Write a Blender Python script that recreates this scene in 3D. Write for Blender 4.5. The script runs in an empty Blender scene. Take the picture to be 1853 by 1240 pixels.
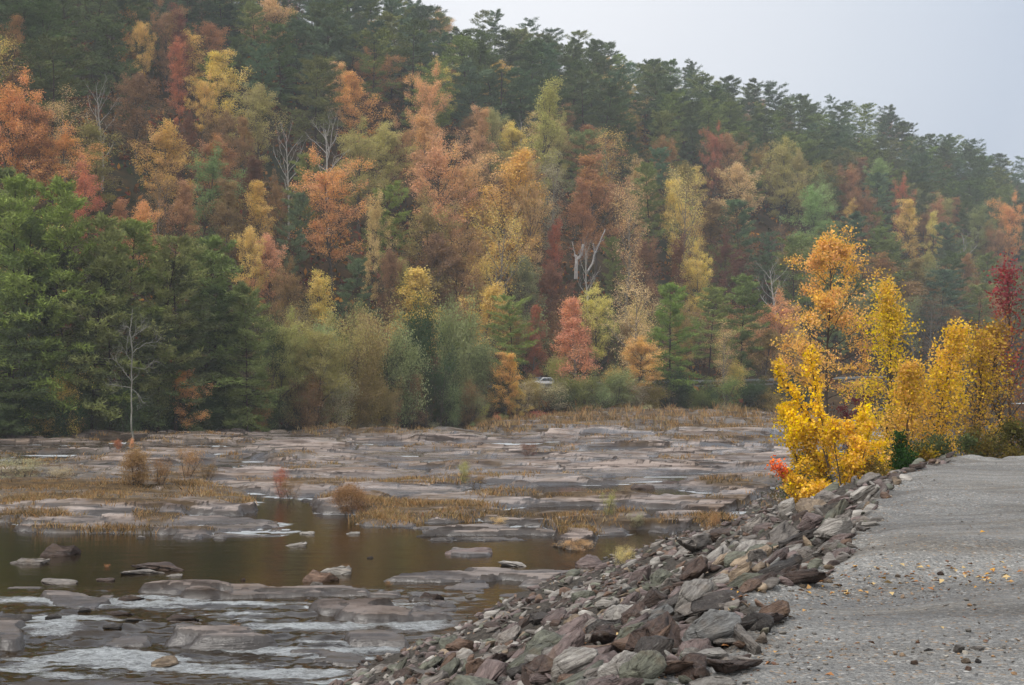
import bpy, math
import numpy as np
SC = bpy.context.scene
COL = SC.collection
RNG = np.random.default_rng
# ------------------------------------------------------------------ camera
F = 2545.0; CZ = 5.0; PITCH = math.atan(55/2545.0)
SP, CP = math.sin(PITCH), math.cos(PITCH)
def ray(px, py):
    a = (px-926.5)/F; b = -(py-620.0)/F
    return np.array([a, CP-SP*b, SP+CP*b])
def gp(px, py, z=0.0):
    r = ray(px, py); t = (z-CZ)/r[2]
    return r[0]*t, r[1]*t
def proj(X, Y, Z):
    Zc = Z-CZ; fw = Y*CP+Zc*SP; up = -Y*SP+Zc*CP
    fw = np.maximum(fw, 1e-3)
    return 926.5+F*X/fw, 620-F*up/fw
cam_d = bpy.data.cameras.new('camera'); cam = bpy.data.objects.new('camera', cam_d); COL.objects.link(cam)
cam.location = (0, 0, CZ); cam.rotation_euler = (math.pi/2+PITCH, 0, 0)
cam_d.sensor_width = 36; cam_d.lens = F/1853*36; cam_d.clip_end = 6000; cam_d.clip_start = 0.1
SC.camera = cam
# ------------------------------------------------------------------ noise
_P = RNG(7).permutation(256); _P = np.concatenate([_P, _P, _P])
_G = RNG(8).normal(size=(256, 3)); _G /= np.linalg.norm(_G, axis=1)[:, None]
def noise(x, y, z=0.0, seed=0):
    x, y, z = np.broadcast_arrays(np.asarray(x, float)+seed*17.31, np.asarray(y, float)+seed*5.7, np.asarray(z, float)+seed*3.3)
    xi, yi, zi = np.floor(x).astype(int), np.floor(y).astype(int), np.floor(z).astype(int)
    xf, yf, zf = x-xi, y-yi, z-zi
    u, v, w = (t*t*t*(t*(t*6-15)+10) for t in (xf, yf, zf))
    xi &= 255; yi &= 255; zi &= 255
    def g(a, b, c):
        h = _P[_P[_P[(xi+a) & 255]+((yi+b) & 255)]+((zi+c) & 255)]
        gr = _G[h]
        return gr[..., 0]*(xf-a)+gr[..., 1]*(yf-b)+gr[..., 2]*(zf-c)
    def L(a, b, t): return a+(b-a)*t
    return 1.6*L(L(L(g(0,0,0), g(1,0,0), u), L(g(0,1,0), g(1,1,0), u), v), L(L(g(0,0,1), g(1,0,1), u), L(g(0,1,1), g(1,1,1), u), v), w)
def fbm(x, y, z=0.0, seed=0, o=4, gain=.5):
    s = 0; a = 1; k = 1
    for i in range(o):
        s = s+a*noise(x*k, y*k, np.asarray(z)*k, seed+i); a *= gain; k *= 2.03
    return s
def sstep(a, b, x):
    t = np.clip((x-a)/(b-a), 0, 1); return t*t*(3-2*t)
def lin(c):
    c = np.asarray(c, float)/255; return np.where(c <= .04045, c/12.92, ((c+.055)/1.055)**2.4)
# ------------------------------------------------------------------ mesh helpers
def mesh(name, V, Fs, attrs=None, smooth=False, mats=(), matidx=None):
    """Fs: list of int arrays (n,k) of equal-size faces, in order"""
    me = bpy.data.meshes.new(name)
    V = np.ascontiguousarray(V, dtype=np.float32)
    me.vertices.add(len(V)); me.vertices.foreach_set('co', V.ravel())
    idx = np.concatenate([f.ravel() for f in Fs]).astype(np.int32)
    tot = np.concatenate([np.full(len(f), f.shape[1]) for f in Fs]).astype(np.int32)
    st = np.concatenate([[0], np.cumsum(tot)[:-1]]).astype(np.int32)
    me.loops.add(len(idx)); me.loops.foreach_set('vertex_index', idx)
    me.polygons.add(len(tot)); me.polygons.foreach_set('loop_start', st)
    if smooth: me.polygons.foreach_set('use_smooth', np.ones(len(tot), bool))
    for m in mats: me.materials.append(m)
    if matidx is not None: me.polygons.foreach_set('material_index', np.asarray(matidx, np.int32))
    me.update(calc_edges=True)
    for k, (dom, typ, arr) in (attrs or {}).items():
        a = me.attributes.new(k, typ, dom)
        if typ == 'FLOAT': a.data.foreach_set('value', np.asarray(arr, np.float32).ravel())
        else: a.data.foreach_set('color', np.asarray(arr, np.float32).ravel())
    return me
def ob(name, me, parent=None, kind=None, color=None):
    o = bpy.data.objects.new(name, me); COL.objects.link(o)
    if parent: o.parent = parent
    if kind: o['kind'] = kind
    if color is not None: o.color = (*color, 1)
    return o
def tag(o, label, cat, group=None):
    o['label'] = label; o['category'] = cat
    if group: o['group'] = group
    return o
def grid_faces(nr, nc):
    i = np.arange(nr-1)[:, None]*nc+np.arange(nc-1)[None, :]
    return np.stack([i, i+1, i+nc+1, i+nc], -1).reshape(-1, 4)
# ------------------------------------------------------------------ materials
class NT:
    def __init__(s, name):
        s.m = bpy.data.materials.new(name); s.m.use_nodes = True; s.t = s.m.node_tree; s.t.nodes.clear()
        s.out = s.n('ShaderNodeOutputMaterial')
    def n(s, typ, ins=None, **kw):
        nd = s.t.nodes.new(typ)
        for k, v in kw.items(): setattr(nd, k, v)
        for k, v in (ins or {}).items():
            sock = nd.inputs[k]
            if isinstance(v, bpy.types.NodeSocket): s.t.links.new(v, sock)
            else: sock.default_value = v
        return nd
    def math(s, op, a, b=0.0, c=0.0, clamp=False):
        return s.n('ShaderNodeMath', {0: a, 1: b, 2: c}, operation=op, use_clamp=clamp).outputs[0]
    def mix(s, f, a, b, blend='MIX'):
        return s.n('ShaderNodeMix', {0: f, 6: a, 7: b}, data_type='RGBA', blend_type=blend).outputs[2]
    def mapr(s, v, a, b, c=0.0, d=1.0):
        return s.n('ShaderNodeMapRange', {0: v, 1: a, 2: b, 3: c, 4: d}).outputs[0]
    def noise(s, vec, scale, detail=4.0, rough=.55, dist=0.0):
        return s.n('ShaderNodeTexNoise', {'Vector': vec, 'Scale': scale, 'Detail': detail, 'Roughness': rough, 'Distortion': dist}).outputs[0]
    def attr(s, name, out='Fac'):
        return s.n('ShaderNodeAttribute', attribute_name=name).outputs[out]
    def done(s, sh):
        s.t.links.new(sh, s.out.inputs[0]); return s.m
def c4(c): return (*[float(x) for x in c], 1.0)
def mat_foliage(name, trans=.3, hr=(.485, .512), vr=(.68, 1.3)):
    m = NT(name)
    oi = m.n('ShaderNodeObjectInfo'); v = m.attr('v')
    hue = m.n('ShaderNodeHueSaturation', {'Hue': m.mapr(v, 0, 1, *hr), 'Saturation': m.mapr(v, 0, 1, .85, 1.08), 'Value': m.mapr(m.attr('w'), 0, 1, *vr), 'Color': oi.outputs['Color']}).outputs[0]
    d = m.n('ShaderNodeBsdfDiffuse', {'Color': hue}).outputs[0]
    t = m.n('ShaderNodeBsdfTranslucent', {'Color': hue}).outputs[0]
    return m.done(m.n('ShaderNodeMixShader', {0: trans, 1: d, 2: t}).outputs[0])
M_LEAF = mat_foliage('leaf_material', .3)
M_LEAF_NEAR = mat_foliage('near_leaf_material', .4, (.480, .522), (.55, 1.35))
M_NEEDLE = mat_foliage('needle_material', .12)
def mat_bark():
    m = NT('bark_material'); tc = m.n('ShaderNodeTexCoord').outputs['Object']
    mp = m.n('ShaderNodeMapping', {'Vector': tc, 'Scale': (3, 3, .7)}).outputs[0]
    nz = m.noise(mp, 2.5, 5)
    col = m.mix(1.0, m.n('ShaderNodeObjectInfo').outputs['Color'], m.mix(m.mapr(nz, .3, .7), (.55, .53, .5, 1), (1.25, 1.22, 1.2, 1)), 'MULTIPLY')
    return m.done(m.n('ShaderNodeBsdfDiffuse', {'Color': col, 'Roughness': 1.0}).outputs[0])
M_BARK = mat_bark()
def mat_rock():
    m = NT('rock_material'); tc = m.n('ShaderNodeTexCoord').outputs['Object']
    oi = m.n('ShaderNodeObjectInfo')
    off = m.n('ShaderNodeVectorMath', {0: tc, 1: m.n('ShaderNodeCombineXYZ', {0: m.math('MULTIPLY', oi.outputs['Random'], 37.0), 1: m.math('MULTIPLY', oi.outputs['Random'], 91.0)}).outputs[0]}, operation='ADD').outputs[0]
    base = m.mix(1.0, oi.outputs['Color'], m.attr('tint', 'Color'), 'MULTIPLY')
    st = m.n('ShaderNodeMapping', {'Vector': off, 'Scale': (1.0, 1.2, 7.0)}).outputs[0]
    n1 = m.noise(st, 3.0, 6, .65, .6)
    n2 = m.noise(off, 9.0, 5, .7)
    n3 = m.noise(off, 2.2, 3, .5)
    c = m.mix(m.mapr(n1, .35, .68), m.mix(1.0, base, (.42, .39, .38, 1), 'MULTIPLY'), m.mix(1.0, base, (1.3, 1.28, 1.25, 1), 'MULTIPLY'))
    c = m.mix(m.mapr(n2, .56, .72, 0, .55), c, m.mix(.5, c, (.42, .42, .38, 1)))
    n4 = m.noise(off, 26.0, 5, .75); c = m.mix(m.mapr(n4, .42, .30, 0, .75), c, (.03, .026, .024, 1)); c = m.mix(m.mapr(n4, .6, .75, 0, .5), c, (.33, .32, .29, 1))
    c = m.mix(m.mapr(n3, .58, .72, 0, .35), c, (.16, .10, .05, 1))
    bump = m.n('ShaderNodeBump', {'Height': m.math('ADD', n1, m.math('MULTIPLY', n2, .5)), 'Strength': 1.0, 'Distance': .05}).outputs[0]
    b = m.n('ShaderNodeBsdfPrincipled', {'Base Color': c, 'Roughness': m.mapr(n2, .3, .7, .45, .8), 'Normal': bump, 'Specular IOR Level': .4}).outputs[0]
    return m.done(b)
M_ROCK = mat_rock()
# ------------------------------------------------------------------ world
SUN_EL, SUN_AZ = math.radians(55), math.radians(-125)   # azimuth measured from +Y towards +X
def world():
    w = bpy.data.worlds.new('World'); SC.world = w; w.use_nodes = True; t = w.node_tree; t.nodes.clear()
    N = t.nodes.new; Lk = t.links.new
    out = N('ShaderNodeOutputWorld'); bg = N('ShaderNodeBackground'); Lk(bg.outputs[0], out.inputs[0])
    sky = N('ShaderNodeTexSky'); sky.sky_type = 'NISHITA'; sky.sun_disc = False
    sky.sun_elevation = SUN_EL; sky.sun_rotation = SUN_AZ; sky.dust_density = 4; sky.air_density = 1.5
    tc = N('ShaderNodeTexCoord')
    # overcast deck: brighter around a spot low ahead, set apart from the sun, bluer around it
    dp = N('ShaderNodeVectorMath'); dp.operation = 'DOT_PRODUCT'
    g = np.array([math.sin(math.radians(-1))*math.cos(math.radians(17)), math.cos(math.radians(-1))*math.cos(math.radians(17)), math.sin(math.radians(17))])
    Lk(tc.outputs['Generated'], dp.inputs[0]); dp.inputs[1].default_value = g
    cr = N('ShaderNodeValToRGB'); Lk(dp.outputs['Value'], cr.inputs[0])
    e = cr.color_ramp.elements
    e[0].position = 0.0; e[0].color = (.57, .575, .585, 1)
    e[1].position = 1.0; e[1].color = (.58, .585, .605, 1)
    for p, c in ((.75, (.52, .54, .57, 1)), (.88, (.38, .41, .465, 1)), (.935, (.33, .37, .44, 1)), (.965, (.42, .45, .50, 1)), (.988, (.51, .525, .56, 1))):
        x = e.new(p); x.color = c
    nz = N('ShaderNodeTexNoise'); nz.inputs['Scale'].default_value = 2.0; nz.inputs['Detail'].default_value = 3; Lk(tc.outputs['Generated'], nz.inputs[0])
    mr = N('ShaderNodeMapRange'); Lk(nz.outputs[0], mr.inputs[0]); mr.inputs[3].default_value = 9.3*.94; mr.inputs[4].default_value = 9.3*1.06
    ml = N('ShaderNodeVectorMath'); ml.operation = 'SCALE'; Lk(cr.outputs[0], ml.inputs[0]); Lk(mr.outputs[0], ml.inputs['Scale'])
    mx = N('ShaderNodeMix'); mx.data_type = 'RGBA'; mx.inputs[0].default_value = .94
    Lk(sky.outputs[0], mx.inputs[6]); Lk(ml.outputs[0], mx.inputs[7]); Lk(mx.outputs[2], bg.inputs[0])
    bg.inputs[1].default_value = .1
    sd = bpy.data.lights.new('sun', 'SUN'); sd.energy = 1.3; sd.angle = math.radians(38); sd.color = (1, .96, .9)
    so = bpy.data.objects.new('sun', sd); COL.objects.link(so)
    so.rotation_euler = (math.pi/2-SUN_EL, 0, -SUN_AZ+math.pi)
    so.location = (0, 0, 150)
world()
SC.view_settings.view_transform = 'Standard'; SC.view_settings.look = 'None'; SC.view_settings.gamma = 1; SC.view_settings.exposure = .95
SC.render.engine = 'CYCLES'
cy = SC.cycles
cy.max_bounces = 5; cy.diffuse_bounces = 2; cy.glossy_bounces = 2; cy.transmission_bounces = 2; cy.volume_bounces = 0; cy.transparent_max_bounces = 4
cy.use_denoising = True; cy.denoiser = 'OPENIMAGEDENOISE'; cy.denoising_input_passes = 'RGB_ALBEDO_NORMAL'; cy.denoising_prefilter = 'ACCURATE'; cy.caustics_reflective = False; cy.caustics_refractive = False; cy.sample_clamp_indirect = 4
cy.pixel_filter_type = 'BLACKMAN_HARRIS'
# ------------------------------------------------------------------ terrain functions
NX, NY = -0.739, 0.674      # normal of the far bank (towards the hill)
TX, TY = 0.674, 0.739       # along the bank
B0 = np.array([-37., 102.])
def st(X, Y): return NX*X+NY*Y-96.0, TX*(X-B0[0])+TY*(Y-B0[1])
def xy(s, t): return B0[0]+TX*t+NX*s, B0[1]+TY*t+NY*s
def road_z(t): return 2.3+.009*np.clip(t, -60, 260)
def hill(s, t):
    rz = road_z(t)
    z = -0.6+np.clip(s+2, 0, 9)/9*(rz+.6)
    z = np.where(s > 7, rz, z)
    up = np.clip(s-14, 0, None)
    rid = 105.0
    hz = .67*np.minimum(up, rid)
    over = np.clip(up-rid, 0, None)
    hz = hz-.35*over-4*(1-np.exp(-over/20))
    amp = sstep(14, 50, s)
    hz = hz+amp*(4.0*noise(t/45., s/60., 0, 3)+1.6*noise(t/14., s/18., 0, 5))
    return z+hz
def hill_xy(X, Y):
    s, t = st(X, Y); return hill(s, t)
def hit_hill(px, py):
    r = ray(px, py)
    d = np.geomspace(60, 900, 1600); X, Y, Z = r[0]*d, r[1]*d, CZ+r[2]*d
    s, t = st(X, Y); h = hill(s, t)
    k = np.where((h >= Z) & (s > -3))[0]
    if len(k) == 0: return None
    k = k[0]; return X[k], Y[k], h[k]
# near bank
G_EDGE = np.array([(-6, -14), (-3, -6), (-1.2, 0), (-.1, 4), (.82, 7.66), (2.1, 11.2), (3.9, 15.7), (5.4, 20.5), (7.0, 25.2), (9.2, 29.0), (11.6, 31.0), (18, 34), (40, 40), (90, 50)], float)
W_EDGE = np.array([(-22, -14), (-14, 2), (-8, 12), (-5, 17), (-2.6, 22.5), (.7, 33), (4.6, 42.4), (8.4, 52), (12.2, 63), (16, 76), (21, 92), (32, 118), (60, 150), (110, 210)], float)
def pdist(X, Y, P):
    """distance to polyline and side sign (+ = right of travel)"""
    best = np.full(np.shape(X), 1e9); side = np.zeros(np.shape(X))
    for (ax, ay), (bx, by) in zip(P[:-1], P[1:]):
        dx, dy = bx-ax, by-ay; L2 = dx*dx+dy*dy
        t = np.clip(((X-ax)*dx+(Y-ay)*dy)/L2, 0, 1)
        d = np.hypot(X-ax-t*dx, Y-ay-t*dy)
        c = np.sign((X-ax)*dy-(Y-ay)*dx)
        m = d < best-1e-9; best = np.where(m, d, best); side = np.where(m, c, side)
    return best*np.where(side == 0, 1, side)
def bank(X, Y):
    dg = pdist(X, Y, G_EDGE); dw = pdist(X, Y, W_EDGE)
    wob = .35*noise(X/1.6, Y/1.6, 0, 11)+.15*noise(X/.5, Y/.5, 0, 12)
    dg = dg+wob
    g = np.clip(-dg, 0, None)           # distance outside the gravel
    w = np.clip(dw, 0, None)            # distance from the water
    t = np.where(g <= 0, 0, g/(g+w+1e-6))
    z = 3.3*(1-t)**1.15
    z = np.where(dw < 0, np.clip(.35*dw, -2.5, 0), z)
    # land beyond the gravel sinks and flattens
    far = sstep(26, 40, Y)*(dw > 0)
    z = z-far*.9*np.clip(z/3.3, 0, 1)
    # surface relief of the gravel pad
    gm = np.where(dg > 0, 1, 0)*sstep(0, .8, dg)
    z = z+gm*(.05*noise(X/1.8, Y/2.6, 0, 21)+.02*noise(X/.5, Y/.7, 0, 22))
    z = z+gm*(.10*np.exp(-((Y-12.0-.25*X)/.7)**2)-.10*np.exp(-((Y-10.3-.25*X)/.8)**2)+.07*np.exp(-((Y-17.5-.2*X)/1.0)**2)-.05*np.exp(-((Y-15.5-.2*X)/1.0)**2))
    z = z+.12*gm*sstep(1.0, 6, X)*sstep(24, 14, Y)
    sl = (1-gm)*(dw > -1)
    z = z+sl*(.10*noise(X/.6, Y/.6, 0, 13)+.15*noise(X/2.2, Y/2.2, 0, 14))
    return z, dg, dw
def hit_bank(px, py):
    r = ray(px, py)
    d = np.linspace(4, 90, 3000); X, Y, Z = r[0]*d, r[1]*d, CZ+r[2]*d
    h, _, dw = bank(X, Y)
    k = np.where((h >= Z) & (h > -.05))[0]
    if len(k) == 0: return None
    k = k[0]; return X[k], Y[k], h[k]
# ------------------------------------------------------------------ riverbed
def ell(px, py, L, soft=.35):
    """max of soft ellipses; L: (cx,cy,rx,ry,val)"""
    o = np.full(px.shape, -9.0)
    for cx, cy_, rx, ry, v in L:
        q = np.sqrt(((px-cx)/rx)**2+((py-cy_)/ry)**2)
        o = np.maximum(o, v-(v+.45)*sstep(1-soft, 1+soft, q))
    return o
ISLES = [  # pixel ellipses of the photograph turned into places on the river plane
 (720,822,900,42,.19), (1250,800,420,52,.24), (300,830,420,34,.20), (1000,852,520,30,.19), (560,868,330,28,.17), (120,850,260,30,.20),
 (180,905,290,30,.26), (60,935,130,12,.16), (330,955,200,12,.14), (420,968,130,3.5,.08), (130,950,120,7,.12), (410,925,60,9,.13),
 (640,915,70,14,.26), (780,925,150,20,.20), (700,945,70,9,.14), (830,958,120,6,.10), (640,890,220,12,.18), (900,905,220,12,.16),
 (1010,912,210,9,.17), (1240,915,110,8,.14), (1350,925,130,16,.2), (1340,880,130,15,.24), (1180,876,70,6,.16), (1380,905,120,8,.15),
 (920,938,45,5,.14), (1060,950,130,8,.2), (1180,958,130,8,.17), (1280,945,100,8,.17), (1000,968,150,4,.08), (860,972,110,3,.06), (1300,975,90,6,.1),
 (1035,985,42,9,.26), (820,1047,150,8,.12), (1000,1050,140,5,.09), (1120,1040,70,5,.07),
 (700,1110,130,13,.13), (590,1103,65,9,.09), (410,1156,108,12,.13), (320,1079,88,9,.11), (440,1080,70,5,.1), (620,1082,170,5,.1), (780,1090,60,5,.1),
 (700,1150,60,8,.12), (850,1060,45,5,.06), (900,1068,60,4,.06), (10,1138,36,7,.08), (110,1122,50,4,.05), (190,1118,60,4,.05), (250,1125,50,4,.05),
 (340,1128,50,5,.07), (140,1228,180,9,.10), (480,1238,120,5,.08), (760,1180,70,7,.12), (600,1175,80,6,.1), (230,1155,60,6,.05),(150,1100,70,5,.08),
 (60,1068,60,4,.05), (860,1000,46,7,.04), (300,1040,60,4,.02),
]
HOLES = [(1060,893,200,13), (1060,930,150,7), (860,930,60,4), (60,872,80,6), (500,905,60,8), (1290,900,40,5), (300,935,60,4)]
def rapids_mask(px, py):
    return sstep(1062, 1085, py+10*np.sin(px/90.0))*sstep(900, 780, px+(py-1100)*1.6)
def wlevel(X, Y):
    px, py = proj(X, Y, np.zeros_like(X))
    r = rapids_mask(px, py)
    drop = -.22*sstep(1085, 1180, py)*sstep(930, 800, px)
    flow = .045*fbm(X/1.9, Y/.7, 0, 31, 3)+.035*np.abs(noise(X/.7, Y/.3, 0, 36))+.045*np.abs(fbm(X/.5, Y/.22, 0, 38, 4))
    fall = .10*np.exp(-(((px-170)/150)**2+((py-1128)/8)**2))-.08*np.exp(-(((px-190)/150)**2+((py-1146)/8)**2))+.07*np.exp(-(((px-200)/110)**2+((py-1166-.04*(px-200))/6)**2))
    tiny = .006*noise(X/1.5, Y/.6, 0, 37)
    return drop+r*(flow+fall)+tiny
def cells(x, y, seed):
    """jittered cells: id hash values (3), distance between first and second border, local offset"""
    xi, yi = np.floor(x).astype(int), np.floor(y).astype(int)
    F1 = np.full(x.shape, 9.); F2 = np.full(x.shape, 9.); H = np.zeros(x.shape, int); ox = np.zeros(x.shape); oy = np.zeros(x.shape)
    for a in (-1, 0, 1):
        for b in (-1, 0, 1):
            i, j = xi+a, yi+b; h = _P[_P[(i+seed) & 255]+(j & 255)]; h2 = _P[(h+91) & 255]
            dx, dy = i+.1+.8*h/255.-x, j+.1+.8*h2/255.-y; d = dx*dx+dy*dy
            m = d < F1; F2 = np.where(m, F1, np.minimum(F2, d)); H = np.where(m, h, H); ox = np.where(m, -dx, ox); oy = np.where(m, -dy, oy); F1 = np.where(m, d, F1)
    return H, np.sqrt(F2)-np.sqrt(F1), ox, oy
def hsh(H, k): return _P[(H+k*37) & 255]/255.*2-1
def riverbed(X, Y):
    X = np.asarray(X, float); Y = np.asarray(Y, float)
    px, py = proj(X, Y, np.zeros_like(X))
    sc = np.clip((py-690)/400, .15, 1)
    n_a = fbm(X/3.0, Y/2.0, 0, 41, 4); n_b = fbm(X/6.0, Y/2.5, 0, 45, 4)
    wx = px+34*n_a*sc**.5; wy = py+sc*24*n_b
    c = ell(wx, wy, ISLES, .22)
    for cx, cy_, rx, ry in HOLES:
        q = np.sqrt(((wx-cx)/rx)**2+((wy-cy_)/ry)**2)
        c = np.minimum(c, -.35+.85*sstep(.8, 1.2, q))
    c = c-.30*sstep(.08, .5, fbm(X/8., Y/3.2, 0, 71, 2))*sstep(925, 895, py)*sstep(770, 800, py)
    c = np.maximum(c, -.45)
    k = sstep(-.3, .02, c); near = sstep(60, 34, Y); far = sstep(60, 120, Y)
    # fractured tilted slabs, elongated along the strike of the bedrock
    gx = X+.9*fbm(X/3., Y/2., 0, 141, 3); gy = Y+.5*fbm(X/4., Y/1.5, 0, 145, 3)
    u = (gx*.97+gy*.12); v = (gy*.99-gx*.10)
    H, e, ox, oy = cells(u/6.5, v/2.6, 3); H2, e2, ox2, oy2 = cells(u/2.6, v/.9, 11)
    slab = .07*hsh(H, 1)+.26*oy*(hsh(H, 2)+.45)+.07*ox*hsh(H, 3)-.07*sstep(.10, .0, e)
    sl2 = (.018*hsh(H2, 1)+.06*oy2*(hsh(H2, 2)+.3)+.02*ox2*hsh(H2, 3)-.02*sstep(.12, 0, e2))*(1-.5*far)
    big = .15*fbm(X/11., Y/5., 0, 61, 3)
    amp = (1-.45*near)*(1+1.5*far)
    h = c+k*amp*(slab+sl2+big)+k*.012*fbm(X/.5, Y/.25, 0, 65, 3)
    # thin strata: small risers
    sp = .055+.075*far; q = (h+.012*fbm(X/2., Y/.8, 0, 66, 3)+.018*Y)/sp; fr = q-np.floor(q)
    h = h*(.35+.3*far)+(.65-.3*far)*((np.floor(q)+sstep(.6, 1, fr))*sp-.018*Y)
    dome = np.zeros(px.shape)
    for cx, cy_, rx, ry, v in [(700,1112,135,24,.13), (590,1104,70,16,.08), (410,1160,115,22,.14), (320,1081,92,16,.10), (5,1140,45,14,.08)]:
        q = np.sqrt(((wx-cx)/rx)**2+((wy-cy_)/ry)**2); dome = np.maximum(dome, v*np.sqrt(np.clip(1-q*q, 0, 1)))
    h = h+dome
    h = h-.22*sstep(1085, 1180, py)*sstep(930, 800, px)*k
    s, t = st(X, Y)
    h = h+.25*sstep(-22, -4, s)*sstep(760, 1000, px)+.3*sstep(-5, 1, s)
    return h
def warp_grid(d0, d1, nr, nc, u=.66):
    iv = np.linspace(1/d0, 1/d1, nr); Y = (1/iv)[:, None]+np.zeros(nc)[None]
    U = np.linspace(-u, u, nc)[None, :]; X = U*Y
    return X, Y
def mat_riverbed():
    m = NT('bedrock_material'); g = m.n('ShaderNodeNewGeometry'); P = g.outputs['Position']
    z = m.n('ShaderNodeSeparateXYZ', {0: P}).outputs[2]
    s1 = m.n('ShaderNodeMapping', {'Vector': P, 'Scale': (.35, 1.2, 4)}).outputs[0]
    n1 = m.noise(s1, 1.0, 7, .65, .5); n2 = m.noise(P, 2.3, 6, .65); n3 = m.noise(s1, .35, 4, .5); n4 = m.noise(P, .25, 3, .5)
    n5 = m.noise(m.n('ShaderNodeMapping', {'Vector': P, 'Scale': (.16, .5, 1)}).outputs[0], 1.0, 5, .6, .4)
    c = m.mix(m.mapr(n1, .42, .58), (.036, .027, .023, 1), (.40, .33, .29, 1))
    c = m.mix(m.mapr(n3, .45, .62, 0, .6), c, (.22, .17, .145, 1))
    c = m.mix(m.mapr(n2, .55, .68, 0, .7), c, (.05, .038, .035, 1))
    c = m.mix(m.mapr(n4, .52, .66, 0, .5), c, (.20, .13, .075, 1))
    hz = m.math('ADD', z, m.mapr(n2, 0, 1, -.12, .12))
    wet = m.mapr(hz, .02, .26, 1, 0)
    wet2 = m.math('MAXIMUM', wet, m.math('MULTIPLY', m.mapr(n5, .47, .54, 0, 1), m.mapr(m.n('ShaderNodeSeparateXYZ', {0: P}).outputs[1], 38, 62, .12, 1)))
    wet = m.math('MAXIMUM', wet, m.mapr(m.n('ShaderNodeSeparateXYZ', {0: P}).outputs[1], 38, 30, 0, .62))
    c = m.mix(m.math('MULTIPLY', wet, .75), c, (.034, .022, .015, 1))
    c = m.mix(m.mapr(z, -.02, -.25, 0, 1), c, (.035, .022, .01, 1))
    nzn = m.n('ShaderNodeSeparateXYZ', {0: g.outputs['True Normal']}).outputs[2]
    c = m.mix(m.mapr(nzn, .975, .90, 0, .85), c, (.03, .022, .018, 1))  # steep ledge faces darker: staining, and shade put into the colour
    c = m.mix(m.attr('soil'), c, m.mix(m.mapr(n2, .35, .65), (.045, .03, .018, 1), (.13, .085, .04, 1)))
    bump = m.n('ShaderNodeBump', {'Height': m.math('ADD', n1, n2), 'Strength': .9, 'Distance': .06}).outputs[0]
    ro = m.mapr(wet2, 0, 1, .88, .17); ro = m.math('ADD', ro, m.mapr(m.n('ShaderNodeSeparateXYZ', {0: P}).outputs[1], 60, 36, 0, .12))
    ro = m.math('ADD', ro, m.math('MULTIPLY', m.attr('soil'), .4))
    return m.done(m.n('ShaderNodeBsdfPrincipled', {'Base Color': c, 'Roughness': ro, 'Normal': bump, 'Specular IOR Level': m.mapr(wet2, 0, 1, .10, 1.0)}).outputs[0])
# grass map in picture-plane ellipses (turned into ground places)
GRASS = [(150,905,330,26,1.1), (300,800,260,8,.5), (800,812,300,5,.4), (1150,815,200,5,.45), (1000,870,300,5,.5), (560,850,200,6,.5), (420,905,90,15,1), (60,865,140,18,.7), (240,880,120,20,1), (340,860,70,15,.8), (120,830,160,12,.5), (330,832,140,6,.3), (60,940,110,9,.8), (290,945,40,9,1), (240,965,230,3,.6),(420,966,150,3,.5),
 (640,915,60,12,1), (780,925,130,16,1), (640,880,200,9,.7), (535,832,40,6,.9), (860,850,90,10,.6), (900,910,230,6,.5), (1000,908,200,6,.8), (690,945,70,9,.8), (830,940,110,7,.7), (920,938,45,7,1),
 (1060,940,130,8,1), (1130,955,160,6,.8), (1260,950,90,6,.5), (1035,975,45,9,1), (1350,880,100,10,.8), (1330,915,120,8,.6), (1180,876,70,4,.5), (1400,925,100,12,.4),
 (1250,768,330,18,.8), (1050,768,330,11,.85), (900,778,300,10,.8), (680,785,160,8,.9), (1330,800,160,12,.7), (1130,800,90,7,.5), (1240,835,60,4,.4), (1000,822,40,4,.4), (820,1040,120,4,.15), (1130,1020,40,10,.9), (600,1080,150,3,.1)]
def grass_mask(X, Y, seed=81):
    px, py = proj(X, Y, np.zeros_like(X))
    o = np.zeros(px.shape)
    wx = px+22*fbm(X/2.5, Y/2.5, 0, seed, 3)
    for cx, cy_, rx, ry, v in GRASS:
        q = np.sqrt(((wx-cx)/rx)**2+((py-cy_)/ry)**2)
        o = np.maximum(o, v*sstep(1.25, .6, q))
    return o
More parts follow.
